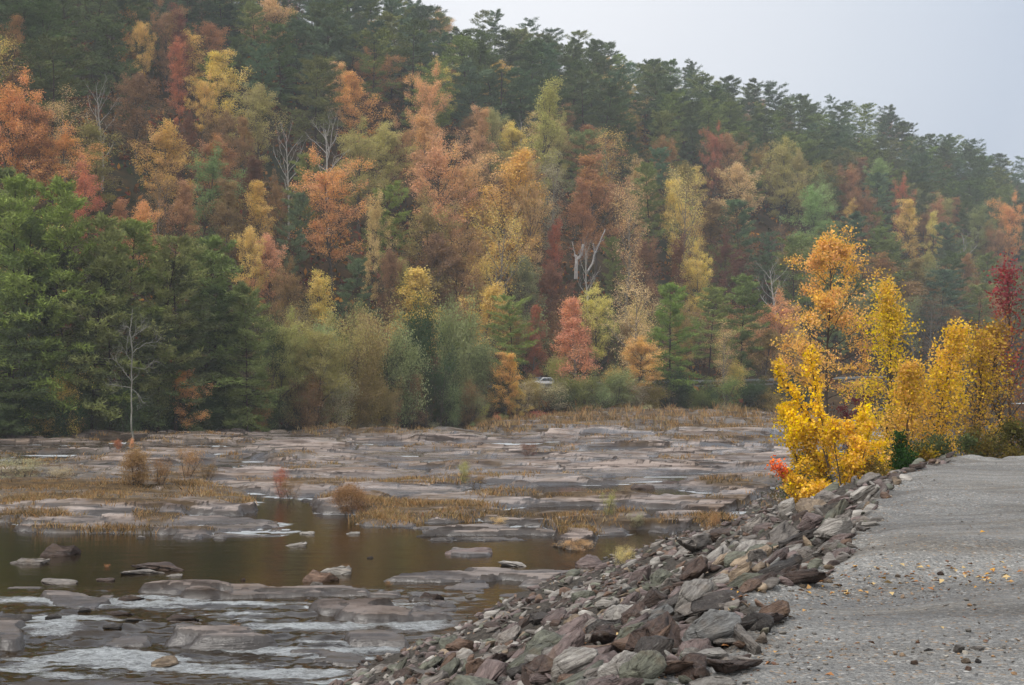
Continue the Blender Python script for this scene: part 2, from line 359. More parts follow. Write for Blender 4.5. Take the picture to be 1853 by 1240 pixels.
def build_ground():
    X, Y = warp_grid(13, 260, 760, 820)
    Z = riverbed(X, Y)
    gm = grass_mask(X, Y)
    Z = Z+gm*.10*sstep(-.05, .15, Z)
    soil = np.clip(gm*1.1, 0, 1)*sstep(-.05, .1, Z)*sstep(-.2, .25, noise(X/1.1, Y/1.1, 0, 83)+gm-.5)
    Zb, dg, dw = bank(X, Y)
    Z = np.where(dw > -6, np.minimum(Z, np.where(dw > 0, -.5, Z)), Z)
    me = mesh('riverbed', np.stack([X, Y, Z], -1).reshape(-1, 3), [grid_faces(*X.shape)], {'soil': ('POINT', 'FLOAT', soil)}, True, [mat_riverbed()])
    ob('riverbed', me, kind='structure')
    # water
    X, Y = warp_grid(12, 240, 620, 620)
    px, py = proj(X, Y, np.zeros_like(X))
    Z = wlevel(X, Y); r = rapids_mask(px, py)
    bed = riverbed(X, Y)
    shallow = sstep(-.35, .0, bed-Z)
    streak = fbm(X/2.6+.3*Y, Y/.55, 0, 91, 5, .6)
    hot = np.zeros(px.shape)
    for cx, cy_, rx, ry, v in [(130,1122,130,14,.8), (120,1132,90,10,.6), (210,1172,150,10,1.3), (230,1185,220,22,.4), (100,1090,150,12,.5), (480,1098,250,9,.55), (600,1130,240,10,.4), (330,1200,220,12,.35), (500,1195,120,8,.7), (560,1198,120,10,.7), (770,1122,80,12,.9), (600,1165,250,16,.45), (650,1200,90,18,.5),
                               (50,1185,90,12,.5), (420,1112,180,8,.5), (250,1088,200,7,.5), (620,1212,70,16,.5), (30,1078,90,8,.35)]:
        hot = np.maximum(hot, v*sstep(1.3, .2, np.sqrt(((px-cx)/rx)**2+((py-cy_)/ry)**2)))
    foam_glint = r*np.clip(hot*1.75+streak*1.1-.24+.45*shallow*(.3+hot), 0, 1)
    foam_glint = np.minimum(foam_glint, .70+.25*sstep(0, .6, fbm(X/1.2, Y/.35, 0, 99, 3)))
    # far ledges: white rivulets, with wet-rock glints also put into the foam colour
    s2 = fbm(X/4.0, Y/1.2, 0, 96, 3)
    foam_glint = np.maximum(foam_glint, (1-r)*np.where(py > 1075, 0, 1)*sstep(.02, .3, s2)*sstep(-.26, -.03, bed-Z)*1.15*sstep(1000, 960, py))
    me = mesh('river_water', np.stack([X, Y, Z], -1).reshape(-1, 3), [grid_faces(*X.shape)], {'foam_glint': ('POINT', 'FLOAT', foam_glint)}, True, [mat_water()])
    ob('river_water', me, kind='structure')
    # big ground sheet
    V = np.array([(-640, -640, -3), (640, -640, -3), (640, 640, -3), (-640, 640, -3)], float)
    ob('ground', mesh('ground', V, [np.array([[0, 1, 2, 3]])], None, False, [mat_litter()]), kind='structure')
    # hillside
    T = np.linspace(-190, 520, 400)[None, :]; S = np.concatenate([np.linspace(-2.5, 16, 24), np.linspace(18, 260, 130)])[:, None]
    Sg, Tg = S+0*T, T+0*S
    X, Y = xy(Sg, Tg); Z = hill(Sg, Tg)
    Z = np.where(Sg > 200, Z-(Sg-200)*.3, Z)
    ob('hillside', mesh('hillside', np.stack([X, Y, Z], -1).reshape(-1, 3), [grid_faces(*X.shape)], None, True, [mat_litter()]), kind='structure')
    # road on the far bank
    T = np.linspace(-180, 420, 240); rows = []
    for s_ in (7.9, 14.0):
        x, y = xy(s_, T); rows.append(np.stack([x, y, road_z(T)+.05], -1))
    V = np.stack(rows).reshape(-1, 3)
    m = NT('road_material'); P = m.n('ShaderNodeNewGeometry').outputs['Position']
    mm = m.done(m.n('ShaderNodeBsdfPrincipled', {'Base Color': m.mix(m.noise(P, 3.0), (.05, .05, .052, 1), (.09, .088, .085, 1)), 'Roughness': .8}).outputs[0])
    ob('road', mesh('road', V, [grid_faces(2, len(T))], None, False, [mm]), kind='structure')
    # near bank: gravel pad and the slope under the stones
    y = np.concatenate([np.arange(-14, 5, .5), np.geomspace(5, 60, 420), np.geomspace(61, 230, 90)]); u = np.linspace(0, 1, 460)
    Yg = y[:, None]+0*u[None]; 
    lo = np.where(y < 20, -.35*y-4, -.03*y-8.0)
    lo = np.interp(y, W_EDGE[:, 1], W_EDGE[:, 0])-3.0
    hi = np.where(y < 5, 14, 4+.62*y+8)
    Xg = lo[:, None]+(hi-lo)[:, None]*u[None]**1.1
    Zg, dg, dw = bank(Xg, Yg)
    grav = sstep(-.10, .05, dg+.25*noise(Xg/.35, Yg/.35, 0, 15))
    me = mesh('gravel_bank', np.stack([Xg, Yg, Zg], -1).reshape(-1, 3), [grid_faces(*Xg.shape)], {'gravel': ('POINT', 'FLOAT', grav)}, True, [mat_gravel()])
    ob('gravel_path', me, kind='structure')
def mat_water():
    m = NT('water_material'); P = m.n('ShaderNodeNewGeometry').outputs['Position']
    s1 = m.n('ShaderNodeMapping', {'Vector': P, 'Scale': (.8, 2.6, 1)}).outputs[0]
    n1 = m.noise(s1, 1.3, 4, .6, .4); n2 = m.noise(s1, 6.0, 3, .6)
    foam_glint = m.attr('foam_glint')
    fs = m.n('ShaderNodeMapping', {'Vector': P, 'Scale': (.8, 3.4, 1)}).outputs[0]
    fn = m.noise(fs, 5.0, 10, .84, 1.4)
    fm = m.mapr(m.math('ADD', foam_glint, m.math('MULTIPLY', m.math('SUBTRACT', fn, .5), 2.6)), .34, .82, 0, 1)
    fm = m.math('MULTIPLY', fm, m.mapr(foam_glint, .02, .2, 0, 1))
    bump = m.n('ShaderNodeBump', {'Height': m.math('ADD', n1, m.math('MULTIPLY', n2, .25)), 'Strength': .22, 'Distance': .05}).outputs[0]
    b2 = m.n('ShaderNodeBump', {'Height': fn, 'Strength': 1.0, 'Distance': .12}).outputs[0]
    wc = m.mix(m.mapr(m.noise(P, .12, 2), .4, .6), (.018, .011, .004, 1), (.030, .017, .005, 1))
    w = m.n('ShaderNodeBsdfPrincipled', {'Base Color': wc, 'Roughness': .06, 'IOR': 1.33, 'Normal': bump}).outputs[0]
    f = m.n('ShaderNodeBsdfPrincipled', {'Base Color': m.mix(m.mapr(fn, .35, .65), (.36, .40, .43, 1), (.84, .87, .88, 1)), 'Roughness': .5, 'Normal': b2}).outputs[0]
    return m.done(m.n('ShaderNodeMixShader', {0: fm, 1: w, 2: f}).outputs[0])
_ml = []
def mat_litter():
    if _ml: return _ml[0]
    m = NT('leaf_litter_material'); P = m.n('ShaderNodeNewGeometry').outputs['Position']
    c = m.mix(m.mapr(m.noise(P, .8, 6, .7), .35, .65), (.035, .028, .018, 1), (.11, .065, .03, 1))
    c = m.mix(m.mapr(m.noise(P, .08, 3), .45, .65), c, (.03, .032, .018, 1))
    _ml.append(m.done(m.n('ShaderNodeBsdfDiffuse', {'Color': c}).outputs[0])); return _ml[0]
def mat_gravel():
    m = NT('gravel_material'); P = m.n('ShaderNodeNewGeometry').outputs['Position']
    v1 = m.n('ShaderNodeTexVoronoi', {'Vector': P, 'Scale': 42.0, 'Randomness': 1.0})
    v2 = m.n('ShaderNodeTexVoronoi', {'Vector': P, 'Scale': 95.0, 'Randomness': 1.0})
    n1 = m.noise(P, 1.1, 5, .6); n2 = m.noise(P, 14.0, 3, .6); n3 = m.noise(m.n('ShaderNodeMapping', {'Vector': P, 'Rotation': (0, 0, .3), 'Scale': (.5, 2.0, 1)}).outputs[0], .55, 4)
    r = m.n('ShaderNodeSeparateColor', {0: v1.outputs['Color']})
    c = m.mix(r.outputs[0], (.13, .13, .128, 1), (.37, .365, .35, 1))
    c = m.mix(m.mapr(r.outputs[1], .86, .92), c, (.34, .25, .17, 1))
    c = m.mix(m.mapr(r.outputs[2], .93, .97), c, (.55, .54, .52, 1))
    c2 = m.mix(m.n('ShaderNodeSeparateColor', {0: v2.outputs['Color']}).outputs[0], (.14, .14, .138, 1), (.32, .315, .30, 1))
    c = m.mix(m.mapr(n2, .4, .6), c, c2)
    c = m.mix(1.0, c, m.mix(m.mapr(m.noise(m.n('ShaderNodeMapping', {'Vector': P, 'Rotation': (0, 0, .35), 'Scale': (.35, 1.3, 1)}).outputs[0], .8, 6, .65), .36, .64), (.66, .66, .67, 1), (1.16, 1.15, 1.13, 1)), 'MULTIPLY')
    c = m.mix(m.mapr(n3, .46, .62, 0, .75), c, m.mix(1.0, c, (.66, .61, .55, 1), 'MULTIPLY'))
    dirt = m.mix(m.mapr(n2, .35, .65), (.03, .025, .02, 1), (.10, .085, .07, 1))
    c = m.mix(m.attr('gravel'), dirt, c)
    h = m.math('ADD', m.math('MULTIPLY', v1.outputs['Distance'], -1.0), m.math('MULTIPLY', v2.outputs['Distance'], -.5))
    bump = m.n('ShaderNodeBump', {'Height': h, 'Strength': .9, 'Distance': .02}).outputs[0]
    return m.done(m.n('ShaderNodeBsdfPrincipled', {'Base Color': c, 'Roughness': .85, 'Normal': bump, 'Specular IOR Level': .25}).outputs[0])
build_ground()
# ------------------------------------------------------------------ tree parts
def tubes(polys, sides=4):
    Vs, Fq, base = [], [], 0
    for P, R in polys:
        P = np.asarray(P, float); R = np.asarray(R, float); n = len(P)
        D = np.gradient(P, axis=0); D /= np.linalg.norm(D, axis=1)[:, None]+1e-9
        ref = np.where(np.abs(D[:, 2:3]) > .8, np.array([[1., 0, 0]]), np.array([[0, 0, 1.]]))
        A = np.cross(D, ref); A /= np.linalg.norm(A, axis=1)[:, None]+1e-9; B = np.cross(D, A)
        an = np.arange(sides)/sides*2*np.pi
        V = P[:, None]+R[:, None, None]*(A[:, None]*np.cos(an)[None, :, None]+B[:, None]*np.sin(an)[None, :, None])
        Vs.append(V.reshape(-1, 3))
        i = (np.arange(n-1)[:, None]*sides+np.arange(sides)[None]); j = np.arange(n-1)[:, None]*sides+(np.arange(sides)[None]+1) % sides
        Fq.append(np.stack([i, j, j+sides, i+sides], -1).reshape(-1, 4)+base); base += n*sides
    return np.concatenate(Vs), np.concatenate(Fq)
def unit(v): return v/(np.linalg.norm(v, axis=-1, keepdims=True)+1e-9)
def leaves_mesh(name, Pc, size, rng, mat, aspect=.7, up=.0, dirs=None, center=None, fold=False):
    """diamond leaves at Pc"""
    n = len(Pc)
    a = unit(rng.normal(size=(n, 3))+(dirs*1.6 if dirs is not None else 0))
    nr = rng.normal(size=(n, 3)); nr[:, 2] += up*1.5*np.sign(nr[:, 2]+.4)
    b = unit(np.cross(a, nr))
    s = (size*rng.uniform(.65, 1.25, n))[:, None]
    if fold:
        c = np.cross(a, b)*.18
        V = np.stack([Pc-a*s*.5, Pc-a*s*.1+(b*aspect*.5+c)*s, Pc+a*s*.18+(b*aspect*.42+c)*s, Pc+a*s*.5, Pc+a*s*.18+(-b*aspect*.42+c)*s, Pc-a*s*.1+(-b*aspect*.5+c)*s], 1).reshape(-1, 3)
        i = np.arange(n)[:, None]*6
        Fq = [np.concatenate([i+np.array([[0, 1, 2, 3]]), i+np.array([[0, 3, 4, 5]])], 1).reshape(-1, 4)]; rep = 2
    else:
        V = np.stack([Pc-a*s*.5, Pc+b*s*aspect*.5+a*s*.08, Pc+a*s*.5, Pc-b*s*aspect*.5+a*s*.08], 1).reshape(-1, 3)
        Fq = [np.arange(n*4).reshape(-1, 4)]; rep = 1
    cl = np.floor(Pc/ (size*5.0))
    v = np.clip(.5+.35*noise(Pc[:, 0]*.5, Pc[:, 1]*.5, Pc[:, 2]*.5, 3)+rng.normal(0, .22, n), 0, 1)
    w = np.clip(.5+.35*noise(Pc[:, 0]*.9, Pc[:, 1]*.9, Pc[:, 2]*.9, 5)+rng.normal(0, .2, n), 0, 1)
    return mesh(name, V, Fq, {'v': ('FACE', 'FLOAT', np.repeat(v, rep)), 'w': ('FACE', 'FLOAT', np.repeat(w, rep))}, False, [mat])
def curve(p, d, L, rng, n=5, bend=.25, rise=.0):
    pts = [p]; d = unit(np.asarray(d, float)); st_ = L/(n-1)
    for _ in range(n-1):
        d = unit(d+rng.normal(0, bend, 3)*.6+np.array([0, 0, rise])); p = p+d*st_; pts.append(p)
    return np.array(pts)
def at(P, f):
    x = f*(len(P)-1); i = min(int(x), len(P)-2); t = x-i
    return P[i]*(1-t)+P[i+1]*t
def rotdir(d, ang, rng):
    r = rng.normal(size=3); r -= d*np.dot(r, d); r /= np.linalg.norm(r)+1e-9
    return d*math.cos(ang)+r*math.sin(ang)
PROF = {'round': lambda t: math.sin(math.pi*min(1, .18+.80*t**.85))**.8,
        'cone': lambda t: (1-t)**.8*.95+.08 if t > .12 else .6+t*2,
        'oval': lambda t: math.sin(math.pi*(.12+.83*t))**.6,
        'vase': lambda t: .35+.65*math.sin(math.pi*min(1, .1+.75*t))}
def broad(name, seed, H=14., W=8., base=.25, shape='round', nl=26, sub=6, tw=4, leaves=16, leaf=.2, clump=.42, rise=.12, drop=.12, r0=.16, fold=False, aspect=.75, lean=.03, trunks=1, limbmat=None, mat=None, keep=1.0, th=1.0):
    rng = RNG(seed); polys = []; tips = []; dirs = []
    for k in range(trunks):
        d0 = np.array([rng.normal(0, lean), rng.normal(0, lean), 1.0]) if trunks == 1 else np.array([*rng.normal(0, .28, 2), 1.0])
        T = curve(np.array([0., 0, 0])+(0 if trunks == 1 else 1)*np.array([*rng.normal(0, .25, 2), 0]), d0, H*(.93 if k == 0 else rng.uniform(.65, .92)), rng, 9, .07, .05)
        polys.append((T, np.linspace(r0, r0*.16, 9)*th))
        tips.append(T[-1]); dirs.append(unit(T[-1]-T[-2]))
        lobes = rng.normal(size=(5, 3))
        nk = nl if trunks == 1 else max(5, nl//trunks)
        for i in range(nk):
            t = (i+rng.uniform(.1, .9))/nk; f = base+(.98-base)*t; p = at(T, f)
            az = i*2.4+rng.uniform(-.5, .5)+k
            L = W/2*PROF[shape](t)*(.72+.42*rng.random())*(1+.18*math.sin(az*2+k*2+seed)) 
            if rng.random() < drop: L *= .45
            el = rise*3+.25+.75*t+rng.normal(0, .15)
            if shape == 'cone': el = .35+.5*t
            if shape == 'vase': el = .9
            d = np.array([math.cos(az)*math.cos(el), math.sin(az)*math.cos(el), math.sin(el)])
            B = curve(p, d, L/max(.5, math.cos(el*.6)), rng, 6, .22, rise*.5)
            rl = r0*(.42*(1-f)+.13)*th; polys.append((B, np.linspace(rl, rl*.2, 6)))
            for j in range(sub):
                fs = .28+.72*(j+rng.random())/sub; q = at(B, min(.99, fs)); dd = rotdir(unit(B[-1]-B[0]), rng.uniform(.4, 1.0), rng)
                dd[2] += .15; l2 = L*rng.uniform(.28, .5)*(1.1-.4*fs)
                S = curve(q, dd, l2, rng, 4, .3, rise*.4); polys.append((S, np.linspace(rl*.35, rl*.08, 4)))
                for m_ in range(tw):
                    q2 = at(S, min(.99, .3+.7*(m_+rng.random())/tw)); d3 = rotdir(unit(S[-1]-S[0]), rng.uniform(.3, .9), rng); l3 = l2*rng.uniform(.25, .5)
                    Tq = curve(q2, d3, l3, rng, 3, .3, .1); polys.append((Tq, np.linspace(rl*.13, rl*.04, 3)))
                    if rng.random() < keep: tips.append(Tq[1]); dirs.append(d3); tips.append(Tq[2]); dirs.append(d3)
    V, Fq = tubes(polys, 4)
    tm = mesh(name+'_trunk', V, [Fq], None, True, [limbmat or M_BARK])
    if leaves == 0: return tm, None
    tips = np.array(tips); dirs = np.array(dirs)
    k = np.repeat(np.arange(len(tips)), rng.poisson(leaves/2., len(tips)))
    off = rng.normal(size=(len(k), 3))*clump*np.array([1, 1, .75])
    return tm, leaves_mesh(name+'_crown', tips[k]+off, leaf, rng, mat or M_LEAF, aspect, .3, None, fold=fold)
def pine(name, seed, H=17., W=7.5, base=.3, nb=52, br=9, tufts=4, flat=.35, droop=.0, needle=.34, gap=.1, r0=.17, taper=.75, th=1.0):
    rng = RNG(seed); polys = []; C_, D_ = [], []
    T = curve(np.zeros(3), [rng.normal(0, .04), rng.normal(0, .04), 1], H*.97, rng, 10, .05, .05); polys.append((T, np.linspace(r0, r0*.15, 10)*th))
    for i in range(nb):
        t = (i+rng.random())/nb; f = base+(1-base)*t; p = at(T, min(.995, f)); az = i*2.4+rng.uniform(-.7, .7)
        pr = ((1-t)**taper*(1-flat)+flat)*min(1, .45+t*3.2)*(1-.5*max(0, t-.9)/.1)
        L = W/2*pr*rng.uniform(.55, 1.2)
        if rng.random() < gap: L *= .4
        el = -.05+.55*t-droop*(1-t)+rng.normal(0, .12)
        d = np.array([math.cos(az)*math.cos(el), math.sin(az)*math.cos(el), math.sin(el)])
        B = curve(p, d, L, rng, 5, .14, .05); rl = r0*(.3*(1-f)+.1); polys.append((B, np.linspace(rl, rl*.25, 5)))
        bd = unit(B[-1]-B[0]); side = unit(np.cross(bd, [0, 0, 1.]))
        for j in range(br):
            fs = .25+.75*(j+rng.random())/br; q = at(B, min(.995, fs)); sg = 1 if j % 2 else -1
            dd = unit(bd*rng.uniform(.5, 1)+side*sg*rng.uniform(.4, 1.1)+np.array([0, 0, rng.normal(.12, .12)]))
            l2 = L*(.16+.34*(1.15-fs)); e = q+dd*l2
            for m_ in range(tufts):
                g = (m_+.6)/tufts
                C_.append(q+dd*l2*g+rng.normal(0, .05, 3)); D_.append(unit(dd+[0, 0, .25]))
            polys.append((np.array([q, e]), np.array([rl*.2, rl*.08])))
        C_.append(B[-1]); D_.append(bd)
    V, Fq = tubes(polys, 3)
    tm = mesh(name+'_trunk', V, [Fq], None, True, [M_BARK])
    C_ = np.array(C_); D_ = np.array(D_); k = np.repeat(np.arange(len(C_)), 7); n = len(k)
    a = unit(D_[k]*.9+rng.normal(size=(n, 3))*np.array([.75, .75, .45])); b = unit(np.cross(a, rng.normal(size=(n, 3))))
    s = (needle*rng.uniform(.6, 1.3, n))[:, None]; P0 = C_[k]+rng.normal(0, .12, (n, 3))
    V = np.stack([P0-b*s*.13, P0+b*s*.13, P0+a*s+b*s*.05], 1).reshape(-1, 3)
    Pc = C_[k]
    v = np.clip(.5+.3*noise(Pc[:, 0]*.5, Pc[:, 1]*.5, Pc[:, 2]*.8, 3)+rng.normal(0, .15, n), 0, 1)
    w = np.clip(.45+.4*noise(Pc[:, 0]*.8, Pc[:, 1]*.8, Pc[:, 2]*1.2, 5)+rng.normal(0, .15, n), 0, 1)
    return tm, mesh(name+'_crown', V, [np.arange(n*3).reshape(-1, 3)], {'v': ('FACE', 'FLOAT', v), 'w': ('FACE', 'FLOAT', w)}, False, [M_NEEDLE])
KIT = {}
def kit(k, H, W, fn, *a, **kw):
    tm, cm = fn(k, *a, H=H, W=W, **kw); KIT.setdefault(k.rstrip('0123456789'), []).append((tm, cm, H, W))
for i in range(5): kit('pine%d' % i, 17., 8.5, pine, 100+i, flat=.30+.06*i, gap=.18, taper=.55, nb=50, base=.28)
for i in range(3): kit('toppine%d' % i, 16., 8., pine, 120+i, base=.40+.06*i, flat=.5, nb=26+5*i, gap=.3, taper=.8)
for i in range(3): kit('dense%d' % i, 16., 8.4, pine, 130+i, base=.10, flat=.24+.05*i, taper=.6, nb=64, br=10, droop=.22, gap=.1)
for i in range(5): kit('full%d' % i, 14., 8.4, broad, 200+i, shape=['round', 'oval', 'round', 'vase', 'round'][i], nl=22+3*i, leaves=26, leaf=.15, clump=.27, base=.18+.04*(i%3), drop=.22)
for i in range(3): kit('tall%d' % i, 15., 6.2, broad, 220+i, shape='oval', nl=28, leaves=24, leaf=.145, clump=.27, base=.12, rise=.16, drop=.2)
for i in range(2): kit('cone%d' % i, 13., 5.2, broad, 230+i, shape='cone', nl=34, leaves=20, base=.08, leaf=.15, clump=.32)
for i in range(3): kit('thin%d' % i, 14., 7.0, broad, 240+i, shape='vase', nl=22, leaves=9, base=.15, leaf=.125, clump=.38, rise=.2)
for i in range(3): kit('bare%d' % i, 13., 7.5, broad, 250+i, shape='vase', nl=15, leaves=0, base=.28, sub=5, tw=3, rise=.2, r0=.2)
for i in range(4): kit('shrub%d' % i, 4.5, 5.0, broad, 260+i, shape='round', nl=28, trunks=4, base=.05, leaves=22, leaf=.11, clump=.34, sub=5, tw=4, r0=.05)
for i in range(2): kit('twiggy%d' % i, 4.5, 4.6, broad, 270+i, shape='round', nl=30, trunks=5, base=.05, leaves=10, leaf=.09, clump=.3, sub=5, tw=4, r0=.06)
# ------------------------------------------------------------------ planting
COLS = {  # leaf albedos; name -> (word, rgb)
 'dkpine': ('dark green', (78, 92, 52)), 'pine': ('green', (104, 116, 54)), 'ltpine': ('bright green', (112, 126, 46)), 'bluepine': ('blue-green', (78, 98, 72)), 'olpine': ('olive-green', (104, 110, 62)),
 'rust': ('rust-brown', (160, 110, 66)), 'brown': ('brown', (136, 98, 64)), 'orange': ('orange', (210, 144, 66)), 'bor': ('bright orange', (240, 150, 46)), 'gold': ('golden', (216, 164, 68)),
 'tan': ('tan', (200, 158, 104)), 'pink': ('pinkish-tan', (196, 146, 98)), 'red': ('red', (172, 92, 62)), 'dred': ('dark red', (116, 68, 54)), 'salmon': ('salmon-pink', (216, 134, 92)),
 'yel': ('bright yellow', (232, 182, 72)), 'ygr': ('yellow-green', (160, 146, 78)), 'olive': ('olive-brown', (140, 116, 56)), 'grgr': ('grey-green', (126, 130, 84)), 'ltgr': ('pale green', (128, 148, 88)),
 'grey': ('grey-brown', (156, 142, 118)), 'dkgr': ('dark green', (58, 76, 44))}
def acol(k, rng, j=.09):
    c = lin(COLS[k][1]); g_ = .24 if 'pine' in k or k == 'dkgr' else .26; c = (c*(1-g_)+g_*c.mean())*np.array([1.0, 1.0 if g_ < .25 else 1.045, .86 if g_ < .25 else .84])*(1.8 if 'pine' in k or k == 'dkgr' else 1.62); c = c*(1+rng.normal(0, j))*(1+rng.normal(0, j*.5, 3)); return np.clip(c, .005, .85)
BARKS = {'pine': (.075, .055, .045), 'leaf': (.13, .11, .09), 'pale': (.52, .50, .47), 'mid': (.28, .26, .23)}
PLANTS = []
def plant(kind, X, Y, Z, H, W, col, name, cat, rng, bark=None, sink=.15, variant=None, desc=None, label=None, group=None, mark=None, yaw=None, tilt=0):
    K = KIT[kind]; tm, cm, h0, w0 = K[rng.integers(len(K)) if variant is None else variant % len(K)]
    e = ob(name, None); e.location = (X, Y, Z-sink); e.rotation_euler = (tilt, 0, rng.uniform(0, 6.28) if yaw is None else yaw); e.scale = (W/w0, W/w0, H/h0)
    sm = name.endswith('shrub') or name.endswith('bush')
    a = ob('stems' if sm else 'trunk', tm, e, color=BARKS[bark or ('pine' if 'pine' in name else 'leaf')])
    b = ob('foliage' if sm else 'crown', cm, e, color=acol(col, rng)) if cm is not None else None
    tx, ty = proj(X, Y, Z+H); bx, by = proj(X, Y, Z)
    PLANTS.append(dict(o=e, cat=cat, x=float(tx), y=float(ty), yb=float(by), H=H, W=W, col=col, kind=kind, desc=desc, label=label, group=group, mark=mark, d=Y))
    return e
def px_place(x, ytop, hpx):
    """ground point under a tree whose top and height are as given in photo pixels"""
    h = hit_hill(x, ytop+hpx)
    return h
rng = RNG(5)
